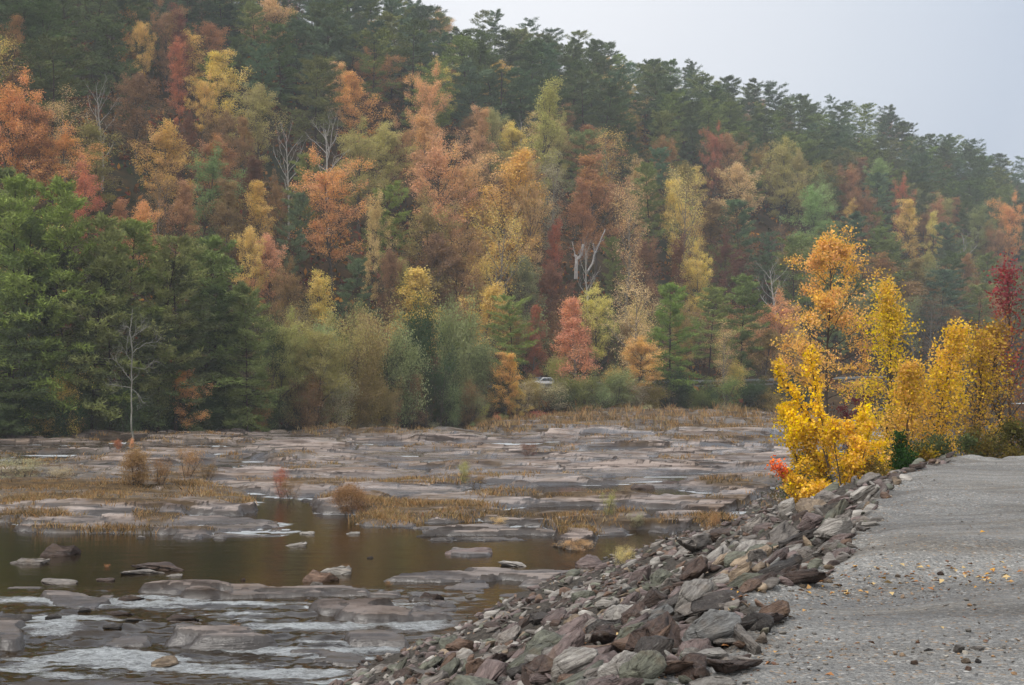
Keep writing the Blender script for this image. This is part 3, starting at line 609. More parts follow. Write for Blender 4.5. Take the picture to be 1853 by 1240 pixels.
# feature trees of the photograph: x, top y, height px, width px, kind, colour, [landmark phrase], [full label]
FEAT = [
 (14,318,470,190,'dense','ltpine'),(92,332,455,175,'dense','ltpine'),(165,395,400,165,'dense','pine'),(232,402,388,190,'dense','ltpine',None,None),(318,470,330,170,'dense','dkpine'),
 (392,428,360,190,'dense','pine','the vine-hung riverside pine','tall green riverside pine with drooping layered boughs, nearest to the autumn thicket'),(448,515,285,120,'dense','pine'),(285,430,370,150,'pine','pine'),(45,395,390,170,'dense','pine'),(130,450,340,150,'dense','dkpine'),(200,470,330,150,'pine','dkpine'),(362,520,260,160,'dense','dkpine'),
 (270,560,230,140,'dense','dkpine'),(420,590,190,120,'dense','dkpine'),(20,560,240,150,'dense','dkpine'),
 (12,165,230,110,'full','orange'),(62,200,210,130,'full','rust'),(118,185,170,90,'thin','tan'),(100,265,150,120,'full','orange','the orange oak above the left pines','rounded orange-brown oak directly above the left-hand riverside pines'),(185,228,175,95,'tall','olive'),
 (185,155,190,80,'bare','grey','the pale bare tree','pale grey leafless tree with upright branches among brown crowns high at upper left'),(245,135,180,100,'full','brown'),(232,10,150,45,'tall','orange'),(262,45,140,50,'full','gold'),(20,40,170,60,'tall','rust'),(305,22,170,60,'full','brown'),(325,80,160,50,'tall','red'),(335,30,170,60,'tall','dred'),
 (403,95,180,110,'full','gold','the flat-topped golden oak','flat-topped golden-brown oak with dark limbs showing, in front of the upper pines'),(468,155,190,95,'full','ygr','the lemon-crowned oak','lemon-yellow crowned oak leaning right below the golden oak'),(365,150,120,50,'full','gold'),(575,110,200,110,'pine','olpine'),
 (298,240,190,100,'full','gold','the round gold-topped tree','round gold-topped tree above the green-crested maple'),(325,215,180,50,'tall','dred'),(165,333,170,80,'full','red','the brick-red maple','brick-red maple beside the tops of the riverside pines'),(215,365,160,80,'full','rust'),(245,370,170,80,'full','orange'),
 (362,305,170,95,'full','ltgr','the green-crested maple','still green maple crest poking up amid brown trees'),(330,335,180,90,'full','rust'),(285,330,150,60,'thin','brown'),(405,330,190,90,'full','brown'),(470,340,170,60,'tall','orange'),(455,290,170,90,'full','dred'),(390,215,150,90,'full','brown'),(395,260,150,90,'full','rust'),(440,215,150,60,'full','rust'),(420,350,140,60,'full','olive'),
 (522,232,200,70,'bare','grey'),(592,222,210,100,'bare','grey','the white-limbed bare tree','white-limbed leafless tree spreading above the orange-tan maple'),(540,280,190,80,'pine','pine'),(525,350,200,70,'pine','bluepine'),
 (600,310,220,120,'full','orange','the orange-tan maple','large orange-tan maple just below the white-limbed bare tree'),(650,250,170,90,'full','ygr'),(700,238,170,100,'full','ygr','the yellow-green twin crown','pale yellow-green broad crown left of the tall pinkish tree'),(700,335,230,95,'pine','ltpine','the bright mid-slope pine','bright green pine with leaning dark trunk in the middle of the autumn slope'),(665,390,200,60,'full','tan'),
 (772,152,190,75,'full','pink','the tall pinkish tree','tall pinkish-tan oak standing out against the blue-green pines'),(775,215,220,100,'full','pink'),(735,240,150,70,'full','rust'),(865,200,200,80,'full','pink'),(885,205,170,60,'full','ygr'),(968,170,230,90,'tall','ygr','the pale yellow-green poplar','tall pale yellow-green poplar alone among dark pines'),(1010,235,150,60,'full','ygr'),
 (795,290,220,120,'full','pink'),(850,300,210,90,'full','pink'),(915,290,260,120,'tall','gold','the great golden tree','broad golden-leaved tree with pale trunks in the centre of the slope'),(960,340,230,80,'full','tan'),(1000,310,200,80,'thin','grey'),(1078,285,220,120,'full','rust','the rust-red oak','large rust-red oak right of the great golden tree'),(1050,330,200,80,'full','rust'),(1110,340,170,60,'full','brown'),
 (1065,240,180,100,'pine','olpine'),(1128,355,250,85,'thin','tan','the leafless tan spire','thin tan spire of bare twigs between rust and green crowns'),(1180,300,200,90,'pine','pine'),(1232,328,230,85,'thin','gold'),(1225,330,190,80,'full','gold','the gold vase-shaped tree','gold vase-shaped tree with open twiggy crown above the dark red understory'),(1245,400,160,60,'thin','gold'),
 (1330,248,150,75,'full','rust','the copper dome','copper-coloured domed tree high on the slope'),(1290,245,130,40,'full','red'),(1410,268,160,80,'full','ygr'),(1445,285,140,50,'full','ygr'),(1350,300,150,90,'full','tan'),(1480,350,150,80,'full','ltgr'),(1500,345,140,60,'full','grgr'),(1582,290,110,50,'full','ltgr','the lone light-green tree','small light-green tree alone in front of dark ridge pines'),(1530,310,130,60,'full','rust'),(1560,360,120,50,'full','brown'),(1640,365,130,70,'full','gold'),(1625,345,110,40,'full','red'),(1690,385,100,40,'full','gold'),(1822,375,140,55,'full','orange','the copper tree at the far edge','orange-brown tree half lost among dark pines near the right edge of the slope'),(1545,370,100,45,'full','gold'),(1805,420,110,50,'full','rust'),
 (462,418,190,70,'full','bor'),(495,430,180,80,'full','pink'),(505,350,150,50,'full','brown'),(520,500,170,70,'full','brown'),
 (594,510,190,75,'tall','yel','the lemon-yellow poplar','lemon-yellow poplar top rising above the grey thicket'),(745,478,200,95,'cone','yel','the yellow cone poplar','bright yellow cone-shaped poplar above the grey-green thicket'),(735,480,190,60,'tall','ygr'),(790,400,240,120,'full','olive'),(770,430,200,110,'full','brown'),(830,440,210,110,'full','rust'),(700,460,200,60,'full','brown'),(640,470,180,80,'pine','bluepine'),
 (885,400,250,110,'thin','gold'),(860,525,170,95,'tall','gold'),(930,540,170,90,'pine','ltpine','the small bright pine','small bright green pine beside the golden poplar near the road'),(960,470,180,80,'full','grgr'),(995,415,170,50,'tall','red'),(1000,490,160,70,'full','dred'),(1040,530,190,70,'cone','salmon','the salmon maple','salmon-pink cone-shaped maple near the road'),(1075,540,150,70,'full','gold'),(965,545,150,40,'cone','red'),
 (1065,440,170,60,'bare','grey'),(1148,525,200,110,'thin','tan','the thin tan riverside tree','thin tan tree with bare pale stems showing, left of the round green pine'),(1215,515,220,110,'dense','ltpine','the round green pine','rounded light green pine above the guardrail'),(1150,620,120,90,'full','orange'),(1180,450,160,80,'full','brown'),(1215,455,150,60,'full','dred'),(1310,455,150,60,'full','dred'),(1280,520,180,100,'pine','pine'),(1340,500,200,100,'dense','pine'),(1265,470,160,60,'full','gold'),(1310,600,130,60,'thin','tan'),(1235,560,150,60,'full','olive'),
 (1405,480,150,90,'bare','grey','the tangled grey snag','tangled grey leafless tree left of the big orange poplar'),(1415,555,160,80,'full','salmon'),(1440,600,130,70,'full','tan'),(1380,600,120,80,'full','olive'),(1110,430,160,50,'pine','pine'),
 (915,640,130,80,'full','bor','the orange bankside tree','bright orange small tree overhanging the grey thicket'),(935,690,80,45,'full','bor'),(870,630,120,60,'full','grgr'),
 (60,640,140,60,'thin','brown'),
 (575,600,180,90,'full','ygr'),(505,590,180,80,'full','ygr'),(540,560,190,90,'thin','olive'),
]
NAME = {'pine': 'pine_tree', 'toppine': 'pine_tree', 'dense': 'pine_tree', 'bare': 'bare_tree', 'cone': 'broadleaf_tree', 'full': 'broadleaf_tree', 'tall': 'broadleaf_tree', 'thin': 'broadleaf_tree'}
CAT = {'pine_tree': 'pine', 'bare_tree': 'bare tree', 'broadleaf_tree': 'broadleaf tree'}
occ = []; FPX = []
for f in FEAT:
    x, yt, hp, wp, kd, cl = f[:6]; mk = f[6] if len(f) > 6 else None; lb = f[7] if len(f) > 7 else None
    h = px_place(x, min(yt+hp, 800), 0) if yt+hp > 690 else px_place(x, yt, hp)
    if h is None: h = px_place(x, yt+hp*1.3, 0)
    if h is None: print('miss', f); continue
    X, Y, Z = h; H = hp*Y/F; W = wp*Y/F*(1.0 if kd in ('pine', 'dense') else 1.2)
    if yt+hp > 690:
        r = ray(x, yt); H = CZ+r[2]/r[1]*Y-Z
    n = NAME[kd]; plant(kd, X, Y, Z, H*1.03, W*1.12, cl, n, CAT[n], rng, bark='pale' if cl == 'grey' and kd == 'bare' else ('mid' if kd in ('thin', 'cone') else None), label=lb, mark=mk)
    occ.append((X, Y, W)); FPX.append((x, yt, hp, wp, Y))
print('features', len(occ), 'H', [round(p['H'], 1) for p in PLANTS[:12]])
# the rest of the forest
line = lambda x: np.interp(x, [-200, 0, 300, 500, 700, 900, 1100, 1300, 1500, 1700, 2100], [150, 150, 120, 170, 150, 190, 260, 250, 310, 370, 420])
MID = [(0, ['rust', 'orange', 'olive', 'brown', 'gold', 'dred']), (450, ['rust', 'brown', 'orange', 'pink', 'tan', 'dred']), (700, ['pink', 'tan', 'rust', 'gold', 'brown']), (1150, ['brown', 'rust', 'tan', 'olive', 'dred', 'gold']), (1350, ['rust', 'brown', 'ygr', 'grgr', 'olive'])]
cand = []
s = 16.0
while s < 150:
    t = -60.0
    while t < 430:
        X, Y = xy(s+rng.uniform(-2.2, 2.2), t+rng.uniform(-2.4, 2.4))
        Z = float(hill_xy(X, Y)); px, py = proj(X, Y, Z); t += 7.2 if Y < 330 else 9.5
        if Y > 50 and -70 < px < 1930 and py > -90: cand.append((float(X), float(Y), Z, float(px), float(py)))
    s += 6.6
def clear(X, Y, k):
    return all((X-a)**2+(Y-b)**2 > (k*w)**2 for a, b, w in occ)
npine = nb_ = 0; extra = []
rng.shuffle(cand)
cand = sorted(cand, key=lambda c: c[1])
for X, Y, Z, px, py in cand:
    if not clear(X, Y, .42): continue
    s_, t_ = st(X, Y); u = rng.random(); yt = py-14*F/Y
    if any(Y < f[4]+2 and abs(px-f[0]) < .5*f[3]+1.2*F/Y and yt < f[1]+.42*f[2] and py > f[1] for f in FPX): continue
    ridge = s_ > 108
    upper = yt < line(px)-20+rng.normal(0, 25)
    ppine = .9 if ridge else (.84 if upper else (.30 if px < 1250 else .46))
    if px > 1500 and not ridge: ppine = max(ppine, .6)
    if u < ppine:
        kd = 'toppine' if (s_ > 112 or (upper and rng.random() < .22)) else ('dense' if rng.random() < .35 else 'pine')
        H = rng.uniform(10.5, 18.5); H = H*(.82 if ridge else 1.0); W = H*rng.uniform(.5, .74); cl = rng.choice(['dkpine', 'bluepine', 'dkpine', 'pine', 'olpine'], p=[.35, .25, .1, .22, .08]) if upper or ridge else rng.choice(['pine', 'bluepine', 'dkpine', 'olpine'], p=[.4, .2, .2, .2])
    else:
        kd = rng.choice(['full', 'tall', 'thin', 'full', 'bare'], p=[.33, .17, .17, .26, .07]); H = rng.uniform(9.5, 14.5); W = H*rng.uniform(.62, .9)
        pal = [c for x0, c in MID if px >= x0][-1] if px >= 0 else MID[0][1]; cl = rng.choice(pal)
        if upper: H *= .8
    n = NAME[kd]
    plant(kd, X, Y, Z, H, W, cl, n, CAT[n], rng, bark='pale' if kd == 'bare' else ('mid' if kd == 'thin' else None))
print('trees', len(PLANTS), {c: sum(p['cat'] == c for p in PLANTS) for c in CAT.values()})
# bank thicket between the road and the shelf, and roadside bushes
def shrub(x, yb, hp, wp, col, kind='shrub', **kw):
    h = hit_hill(x, yb)
    if h is None:
        X, Y = gp(x, yb, .1); Z = .1
    else: X, Y, Z = h
    return plant(kind, X, Y, Z, hp*Y/F, wp*Y/F, col, 'shrub', 'shrub', rng, **kw)
for x in range(478, 870, 24):
    shrub(x+rng.uniform(-8, 8), rng.uniform(752, 778), rng.uniform(120, 190), rng.uniform(80, 110), rng.choice(['grgr', 'grgr', 'ygr', 'olive', 'dkgr', 'grey']), rng.choice(['twiggy', 'shrub']))
    shrub(x+rng.uniform(-8, 8), rng.uniform(768, 784), rng.uniform(55, 100), rng.uniform(60, 90), rng.choice(['grey', 'dkgr', 'olive', 'olive', 'brown', 'grgr']), rng.choice(['shrub', 'shrub', 'twiggy']))
for x in range(880, 1450, 27):
    shrub(x+rng.uniform(-8, 8), rng.uniform(735, 756), rng.uniform(50, 85)*(1 if x < 930 else .66 if x < 1040 else .8), rng.uniform(65, 100), rng.choice(['dkgr', 'dkgr', 'grgr', 'pine', 'grey', 'olive']), rng.choice(['shrub', 'shrub', 'twiggy']))
for x in range(650, 1440, 22):   # weedy clumps on the edge of the shelf
    shrub(x+rng.uniform(-10, 10), rng.uniform(764, 786) if x < 1100 else rng.uniform(758, 776), rng.uniform(14, 30), rng.uniform(26, 56), rng.choice(['grgr', 'tan', 'olive', 'brown', 'grey', 'ygr', 'pink']), 'twiggy')
for x in range(-10, 480, 22):
    shrub(x+rng.uniform(-8, 8), rng.uniform(788, 806) if x < 240 else rng.uniform(780, 792), rng.uniform(50, 110), rng.uniform(70, 100), rng.choice(['dkgr', 'dkgr', 'dkpine', 'pine']), 'shrub')
for x in range(540, 1450, 34):   # behind the road
    if 950 < x < 1010: continue
    shrub(x+rng.uniform(-10, 10), rng.uniform(672, 684) if x > 800 else 690, rng.uniform(70, 120), rng.uniform(75, 105), rng.choice(['tan', 'brown', 'olive', 'grgr', 'pine', 'rust']), rng.choice(['shrub', 'twiggy']))
EXTRA_SHRUBS = [(715,778,60,34,'salmon','twiggy','slim salmon-red sapling standing before the thicket on the rock shelf'),(852,796,16,16,'ltgr','shrub','small lime-green plant at the front edge of the dry weeds'),(985,770,25,60,'red','twiggy','low pinkish-red bush in the dry weeds below the guardrail'),
 (1190,768,22,10,'yel','shrub','tiny yellow sapling in the dry weeds'),(875,760,30,26,'yel','shrub','yellow-leaved sapling at the foot of the orange bankside tree'),
 (104,803,118,84,'gold','shrub','golden-yellow small tree glowing at the foot of the left pines'),(72,803,60,70,'bor','shrub','orange-yellow bush just left of the golden small tree under the pines'),(135,804,66,50,'rust','shrub','rusty bush just right of the golden small tree under the pines'),(462,790,58,60,'rust','shrub','rust-orange bush at the right foot of the riverside pines'),(900,785,28,18,'salmon','shrub','small pink-red sapling on the weedy edge of the rock shelf'),(1110,722,50,50,'gold','shrub','golden bush hanging below the guardrail'),(1010,712,60,60,'ygr','shrub','yellow-green bush right of the parked white vehicle'),(1340,712,50,45,'gold','shrub','golden-yellow bush under the guardrail, right part')]
for x, yb, hp, wp, c, k, lb in EXTRA_SHRUBS: shrub(x, yb, hp, wp, c, k, label=lb)

for x, yt, hp, wp, c, lb in [(338, 664, 126, 96, 'orange', 'orange-leaved tree glowing in front of the dark pines, right of the pale dead sapling')]:
    X, Y = gp(x, yt+hp, .4); X, Y = X*1.09, Y*1.09; Z = float(hill_xy(X, Y)); plant('full', X, Y, Z, CZ+ray(x, yt)[2]/ray(x, yt)[1]*Y-Z, wp*Y/F*1.25, c, 'broadleaf_tree', 'broadleaf tree', rng, label=lb, variant=0)
for x in (296, 322, 345, 372, 390): shrub(x, 796, rng.uniform(70, 92), 66, 'dkgr', 'shrub')
# ------------------------------------------------------------------ near-bank trees on the right
def near_tree(name, seed, x, ytop, d, ybase_z, wpx, col, nm, cat, label, **kw):
    r = ray(x, ytop); H = CZ+r[2]/r[1]*d-ybase_z; W = wpx*d/F; X = r[0]/r[1]*d
    tm, cm = broad(name, seed, H=H, W=W, **{'mat': M_LEAF_NEAR, **kw})
    e = ob(nm, None); e.location = (X, d, ybase_z-.1)
    ob('stems' if nm == 'shrub' else 'trunk', tm, e, color=(.11, .085, .065)); 
    if cm is not None: ob('foliage' if nm == 'shrub' else 'crown', cm, e, color=lin(col) if max(col) > 1 else col)
    tag(e, label, cat); return e, H, W
YEL = (255, 212, 34)
K = dict(leaf=.075, clump=.085, fold=True, leaves=7.5)
near_tree('bigorange', 301, 1492, 418, 96, .3, 235, (255, 203, 98), 'broadleaf_tree', 'broadleaf tree', 'big glowing orange poplar rising behind the yellow riverside saplings', shape='round', nl=40, sub=7, tw=4, base=.22, leaves=14, leaf=.17, clump=.22, r0=.12, fold=False, drop=.2, rise=.0)
near_tree('yelmaple', 303, 1506, 712, 36, .6, 120, YEL, 'broadleaf_tree', 'broadleaf tree', 'brilliant yellow multi-stemmed maple at the top of the stone bank, leaning over the river', shape='oval', nl=36, trunks=5, base=.10, sub=7, tw=5, r0=.035, drop=.1, **K)
near_tree('yelmapleb', 304, 1550, 725, 34.5, .9, 95, (255, 206, 40), 'broadleaf_tree', 'broadleaf tree', 'smaller yellow maple clump just right of the leaning yellow maple, close to the stones', shape='round', nl=30, trunks=4, base=.08, sub=6, tw=5, r0=.03, drop=.1, **K)
K2 = dict(leaf=.085, clump=.18, fold=True)
near_tree('tulipa', 305, 1590, 492, 45, .6, 125, (240, 204, 50), 'broadleaf_tree', 'broadleaf tree', 'tall narrow yellow-green tulip poplar, highest of the yellow saplings', shape='oval', nl=46, base=.12, sub=6, tw=4, leaves=5.5, r0=.05, **K2)
near_tree('tulipb', 306, 1682, 552, 43, .8, 140, (250, 206, 70), 'broadleaf_tree', 'broadleaf tree', 'golden yellow pointed sapling between the tall tulip poplar and the red-topped tree', shape='cone', nl=50, base=.10, sub=6, tw=4, leaves=5.5, r0=.05, **K2)
near_tree('tulipc', 307, 1638, 640, 42, .8, 120, (238, 190, 76), 'broadleaf_tree', 'broadleaf tree', 'dull gold sapling filling the gap between the two pointed yellow poplars', shape='round', nl=36, base=.1, sub=6, tw=4, leaves=5, r0=.04, **K2)
near_tree('brownish', 308, 1765, 590, 44, 1.2, 150, (214, 172, 60), 'broadleaf_tree', 'broadleaf tree', 'see-through tree with sparse yellow leaves on dark twigs beside the gravel brow', shape='round', nl=40, base=.1, sub=6, tw=5, leaves=2.6, r0=.06, leaf=.09, clump=.2, fold=True)
near_tree('brownishb', 309, 1835, 565, 47, 1.2, 170, (176, 128, 60), 'broadleaf_tree', 'broadleaf tree', 'sparse brownish-gold tree cut by the right edge of the picture', shape='round', nl=40, base=.1, sub=6, tw=5, leaves=2.4, r0=.07, leaf=.09, clump=.2, fold=True)
near_tree('redtop', 310, 1822, 468, 52, 1.0, 125, (168, 74, 72), 'broadleaf_tree', 'broadleaf tree', 'slender crimson-leaved tree standing behind the sparse golden trees at far right', shape='oval', nl=22, base=.45, sub=5, tw=3, leaves=3.5, r0=.06, leaf=.12, clump=.2, fold=True)
near_tree('evergreen', 311, 1632, 770, 33, 1.4, 70, (50, 78, 34), 'shrub', 'shrub', 'small dark green cedar bush at the foot of the yellow saplings', shape='round', nl=30, trunks=3, base=.03, sub=6, tw=4, leaves=9, drop=.5, leaf=.07, clump=.09, r0=.02)
for i, (x, yt, d, z, w, c, lb) in enumerate([(1708, 768, 35, 1.8, 80, (96, 104, 66), 'grey-green low bush behind the gravel brow, right of the cedar bush'), (1448, 805, 37, .4, 70, (110, 118, 84), 'grey-green twiggy bush under the lower limb of the leaning yellow maple'),
    (1775, 770, 36, 1.9, 90, (120, 104, 50), 'olive weedy bush on the gravel brow under the see-through tree'), (1585, 790, 34.5, 1.2, 70, (150, 130, 60), 'straw-coloured brush between the small yellow maple and the cedar bush'), (1840, 762, 38, 2.0, 80, (104, 100, 50), 'dull green bush at the right edge of the gravel brow'), (1660, 790, 35, 1.6, 60, (170, 140, 40), 'yellowish weeds directly right of the cedar bush'),
    (1548, 690, 60, .6, 50, (110, 40, 48), 'small wine-red sapling seen through the yellow maples'), (1120, 990, 0, 0, 0, 0, 0)]):
    if w: near_tree('nb%d' % i, 330+i, x, yt, d, z, w, c, 'shrub', 'shrub', lb, shape='round', nl=28, trunks=4, base=.04, sub=5, tw=4, leaves=8, leaf=.07, clump=.12, r0=.02)
# reaching limbs of the yellow maple, with their own leaves: parts of that tree
def limb(parent, seed, pts_px, d, rad, n, leaf, col, spread):
    rng_ = RNG(seed); P = []
    for (x, y) in pts_px:
        r = ray(x, y); P.append([r[0]/r[1]*d, d+rng_.normal(0, .1), CZ+r[2]/r[1]*d])
    P = np.array(P)-np.array(parent.location)
    t = np.linspace(0, 1, 14); Q = np.stack([np.interp(t, np.linspace(0, 1, len(P)), P[:, i]) for i in range(3)], 1)
    polys = [(Q, np.linspace(rad, rad*.25, 14))]; tips = []
    for i in range(26):
        f = .25+.75*i/26; q = at(Q, min(.99, f)); dd = rotdir(unit(Q[-1]-Q[0]), rng_.uniform(.4, 1.1), rng_); S = curve(q, dd, spread*rng_.uniform(.5, 1.2), rng_, 4, .3, .08)
        polys.append((S, np.linspace(rad*.3, rad*.1, 4))); tips += list(S[1:])
    V, Fq = tubes(polys, 4); b = ob('limb', mesh('limb', V, [Fq], None, True, [M_BARK]), parent, color=(.11, .085, .065))
    tips = np.array(tips); k = np.repeat(np.arange(len(tips)), n)
    L = leaves_mesh('limb_leaves', tips[k]+rng_.normal(0, .075, (len(k), 3)), leaf, rng_, M_LEAF, .75, .3, fold=True)
    ob('leaves', L, b, color=lin(col))
ym = [o for o in bpy.data.objects if o.get('label', '').startswith('brilliant yellow')][0]
limb(ym, 401, [(1500, 850), (1480, 780), (1440, 720), (1403, 668)], 36, .03, 11, .085, YEL, .28)
limb(ym, 402, [(1500, 850), (1485, 760), (1470, 690), (1467, 640)], 36, .03, 11, .085, YEL, .26)
limb(ym, 403, [(1510, 880), (1480, 830), (1450, 775), (1424, 752)], 36, .02, 9, .085, YEL, .16)
limb(ym, 404, [(1530, 885), (1490, 885), (1455, 882), (1425, 862)], 35.5, .025, 11, .085, YEL, .22)
limb(ym, 406, [(1520, 880), (1500, 890), (1478, 890), (1462, 893)], 35, .02, 13, .085, YEL, .2)
limb(ym, 405, [(1440, 875), (1425, 862), (1412, 850), (1402, 842)], 35.5, .012, 4, .075, (255, 130, 60), .13)
# ------------------------------------------------------------------ pale dead sapling on the shelf, leaning snags on the slope
def custom_tree(name, label, cat, polylines, d, col, base_xy, nm='bare_tree', twigs=0, seed=1):
    r = ray(*base_xy); X0 = np.array([r[0]/r[1]*d, d, CZ+r[2]/r[1]*d]); rng_ = RNG(seed); polys = []
    for pts, ra, rb in polylines:
        P = []
        for i, (x, y) in enumerate(pts):
            q = ray(x, y); P.append([q[0]/q[1]*d, d+rng_.normal(0, .12)*(i > 0), CZ+q[2]/q[1]*d])
        P = np.array(P)-X0; n = 4*len(P); t = np.linspace(0, 1, n)
        Q = np.stack([np.interp(t, np.linspace(0, 1, len(P)), P[:, i]) for i in range(3)], 1); Q[1:-1] += rng_.normal(0, .02, (n-2, 3))
        polys.append((Q, np.linspace(ra, rb, n)))
        for j in range(twigs):
            f = rng_.uniform(.3, 1); S = curve(at(Q, min(f, .99)), rotdir(unit(Q[-1]-Q[0]), rng_.uniform(.4, 1), rng_), rng_.uniform(.3, 1.3), rng_, 5, .35, .08)
            polys.append((S, np.linspace(rb*.8, rb*.3, 5)))
            for _ in range(3):
                S2 = curve(at(S, rng_.uniform(.3, .95)), rotdir(unit(S[-1]-S[0]), rng_.uniform(.4, 1), rng_), rng_.uniform(.2, .6), rng_, 4, .35, .08); polys.append((S2, np.linspace(rb*.4, rb*.2, 4)))
    V, Fq = tubes(polys, 5); e = ob(nm, None); e.location = X0
    ob('trunk', mesh(name, V, [Fq], None, True, [M_BARK]), e, color=col); tag(e, label, cat); return e
custom_tree('deadsapling', 'slim pale dead sapling standing alone on the rock shelf before the dark pines', 'bare tree',
 [([(241, 815), (239, 760), (238, 700), (240, 640), (236, 600), (240, 560)], .065, .02), ([(238, 690), (225, 672), (212, 655), (200, 640)], .03, .01), ([(238, 702), (220, 700), (196, 695)], .03, .01), ([(239, 640), (262, 622), (285, 618)], .03, .01),
  ([(236, 612), (255, 600), (268, 590)], .025, .01), ([(240, 705), (252, 715), (258, 730)], .03, .01), ([(238, 600), (230, 590), (222, 600)], .02, .01), ([(239, 655), (228, 640), (230, 610)], .025, .01), ([(240, 665), (262, 668), (278, 652)], .02, .01), ([(238, 620), (246, 600), (262, 580)], .02, .01)], 98, (.34, .34, .30), (241, 818), twigs=11, seed=3)
h = hit_hill(1042, 505)
custom_tree('snaga', 'crooked white snag with bare curved limbs in the middle slope', 'bare tree',
 [([(1042, 505), (1043, 470), (1052, 462), (1055, 442)], .28, .16), ([(1060, 495), (1072, 478), (1076, 460), (1085, 440), (1095, 415)], .16, .06), ([(1043, 475), (1038, 450), (1036, 440)], .1, .04), ([(1076, 462), (1074, 440)], .08, .03)], h[1]-6, (.60, .59, .60), (1042, 505), twigs=3, seed=5)
for x, yt, yb, lean in ((660, 370, 520, 22), (847, 90, 205, -10), (905, 130, 300, 3), (860, 130, 215, -9), (1500, 425, 560, 0)):
    h = hit_hill(x, yb)
    if h is None or x == 1500: continue
    custom_tree('poletree', {660: 'dark leaning trunk bare of branches between bright pine and blue-green crown', 847: 'slightly leaning dark pole trunk under the high pines', 905: 'straight grey pole trunk right of the pinkish-tan oaks', 860: 'second dark pole trunk under the high pines, standing lower right of its twin'}[x], 'bare tree',
      [([(x, yb), (x+lean*.5, (yt+yb)/2), (x+lean, yt)], .22, .1)], h[1]-4, (.07, .06, .055), (x, yb), twigs=4, seed=x)
# red sprigs by the dead sapling
for x, yb, hp, wp, c, lb in [(215, 812, 18, 20, 'red', 'little crimson-leaved sprout left of the pale dead sapling'), (236, 808, 16, 14, 'salmon', 'little orange-red sprout at the foot of the pale dead sapling')]:
    X, Y = gp(x, yb, .3); plant('shrub', X, Y, .3, hp*Y/F, wp*Y/F, c, 'shrub', 'shrub', rng, label=lb)
# bushes growing on the river rocks
RB = [(245, 890, 58, 90, 'brown', 'shrub', 'largest olive-brown bush on the left river island'), (290, 888, 45, 50, 'rust', 'twiggy', 'rust-tinged bush joined to the right side of the largest island bush'), (340, 872, 48, 70, 'rust', 'twiggy', 'rust-red feathery bush on the left island below the pines'), (375, 870, 28, 40, 'brown', 'twiggy', 'low brown twiggy bush at the end of the island brush'),
 (508, 900, 50, 36, 'red', 'twiggy', 'upright bush with a red top by the small pool'), (520, 902, 36, 46, 'brown', 'twiggy', 'brown bush hugging the red-topped bush'), (635, 928, 50, 78, 'brown', 'shrub', 'round tawny bush overhanging the dark pool in mid-river'), (655, 925, 36, 40, 'rust', 'twiggy', 'rusty right half of the tawny mid-river bush'),
 (840, 872, 36, 26, 'ygr', 'twiggy', 'small yellow-green sapling on the pale rock shelf'), (862, 872, 16, 50, 'brown', 'twiggy', 'low straw brush beside the yellow-green shelf sapling'), (955, 826, 22, 40, 'dred', 'twiggy', 'low wine-red tussock on the far rock shelf'), (1100, 945, 40, 36, 'ygr', 'twiggy', 'spindly yellow-green bush on the mid-channel ledge'), (1125, 893, 10, 12, 'yel', 'shrub', 'tiny bright yellow sprig at the edge of the far pool'),
 (1150, 952, 24, 40, 'grey', 'twiggy', 'pale grey dead tussock at the right end of the mid-channel ledge'), (1128, 1028, 42, 50, 'tan', 'twiggy', 'tawny weedy bush where the stone bank meets the water'), (1035, 988, 18, 70, 'tan', 'twiggy', 'straw grass-like bush crowning the block in the channel'), (1290, 965, 40, 40, 'rust', 'twiggy', 'reddish twiggy bush above the long tilted slab'),
 (40, 870, 40, 110, 'grey', 'twiggy', 'grey tangle of dead twigs on the left edge of the island'), (105, 880, 26, 60, 'grey', 'twiggy', 'smaller grey twig tangle beside the big one at left'), (425, 1128, 12, 22, 'rust', 'twiggy', 'tiny rust tuft on a stone amid the white rapids'), (625, 1025, 14, 22, 'brown', 'twiggy', 'dry tuft behind the big mid-river boulder'), (195, 1018, 8, 16, 'rust', 'twiggy', 'small rusty tuft in the still water'), (705, 1052, 12, 14, 'rust', 'twiggy', 'small rusty tuft at the left tip of the low ledge'), (900, 945, 16, 44, 'tan', 'twiggy', 'straw-coloured tussock on its own islet in the channel')]
for x, yb, hp, wp, c, k, lb in RB:
    z = .12; X, Y = gp(x, yb, z); plant(k, X, Y, float(max(riverbed(np.array([X]), np.array([Y]))[0], 0)), hp*Y/F*1.1, wp*Y/F, c, 'shrub', 'shrub', rng, label=lb, sink=.06)
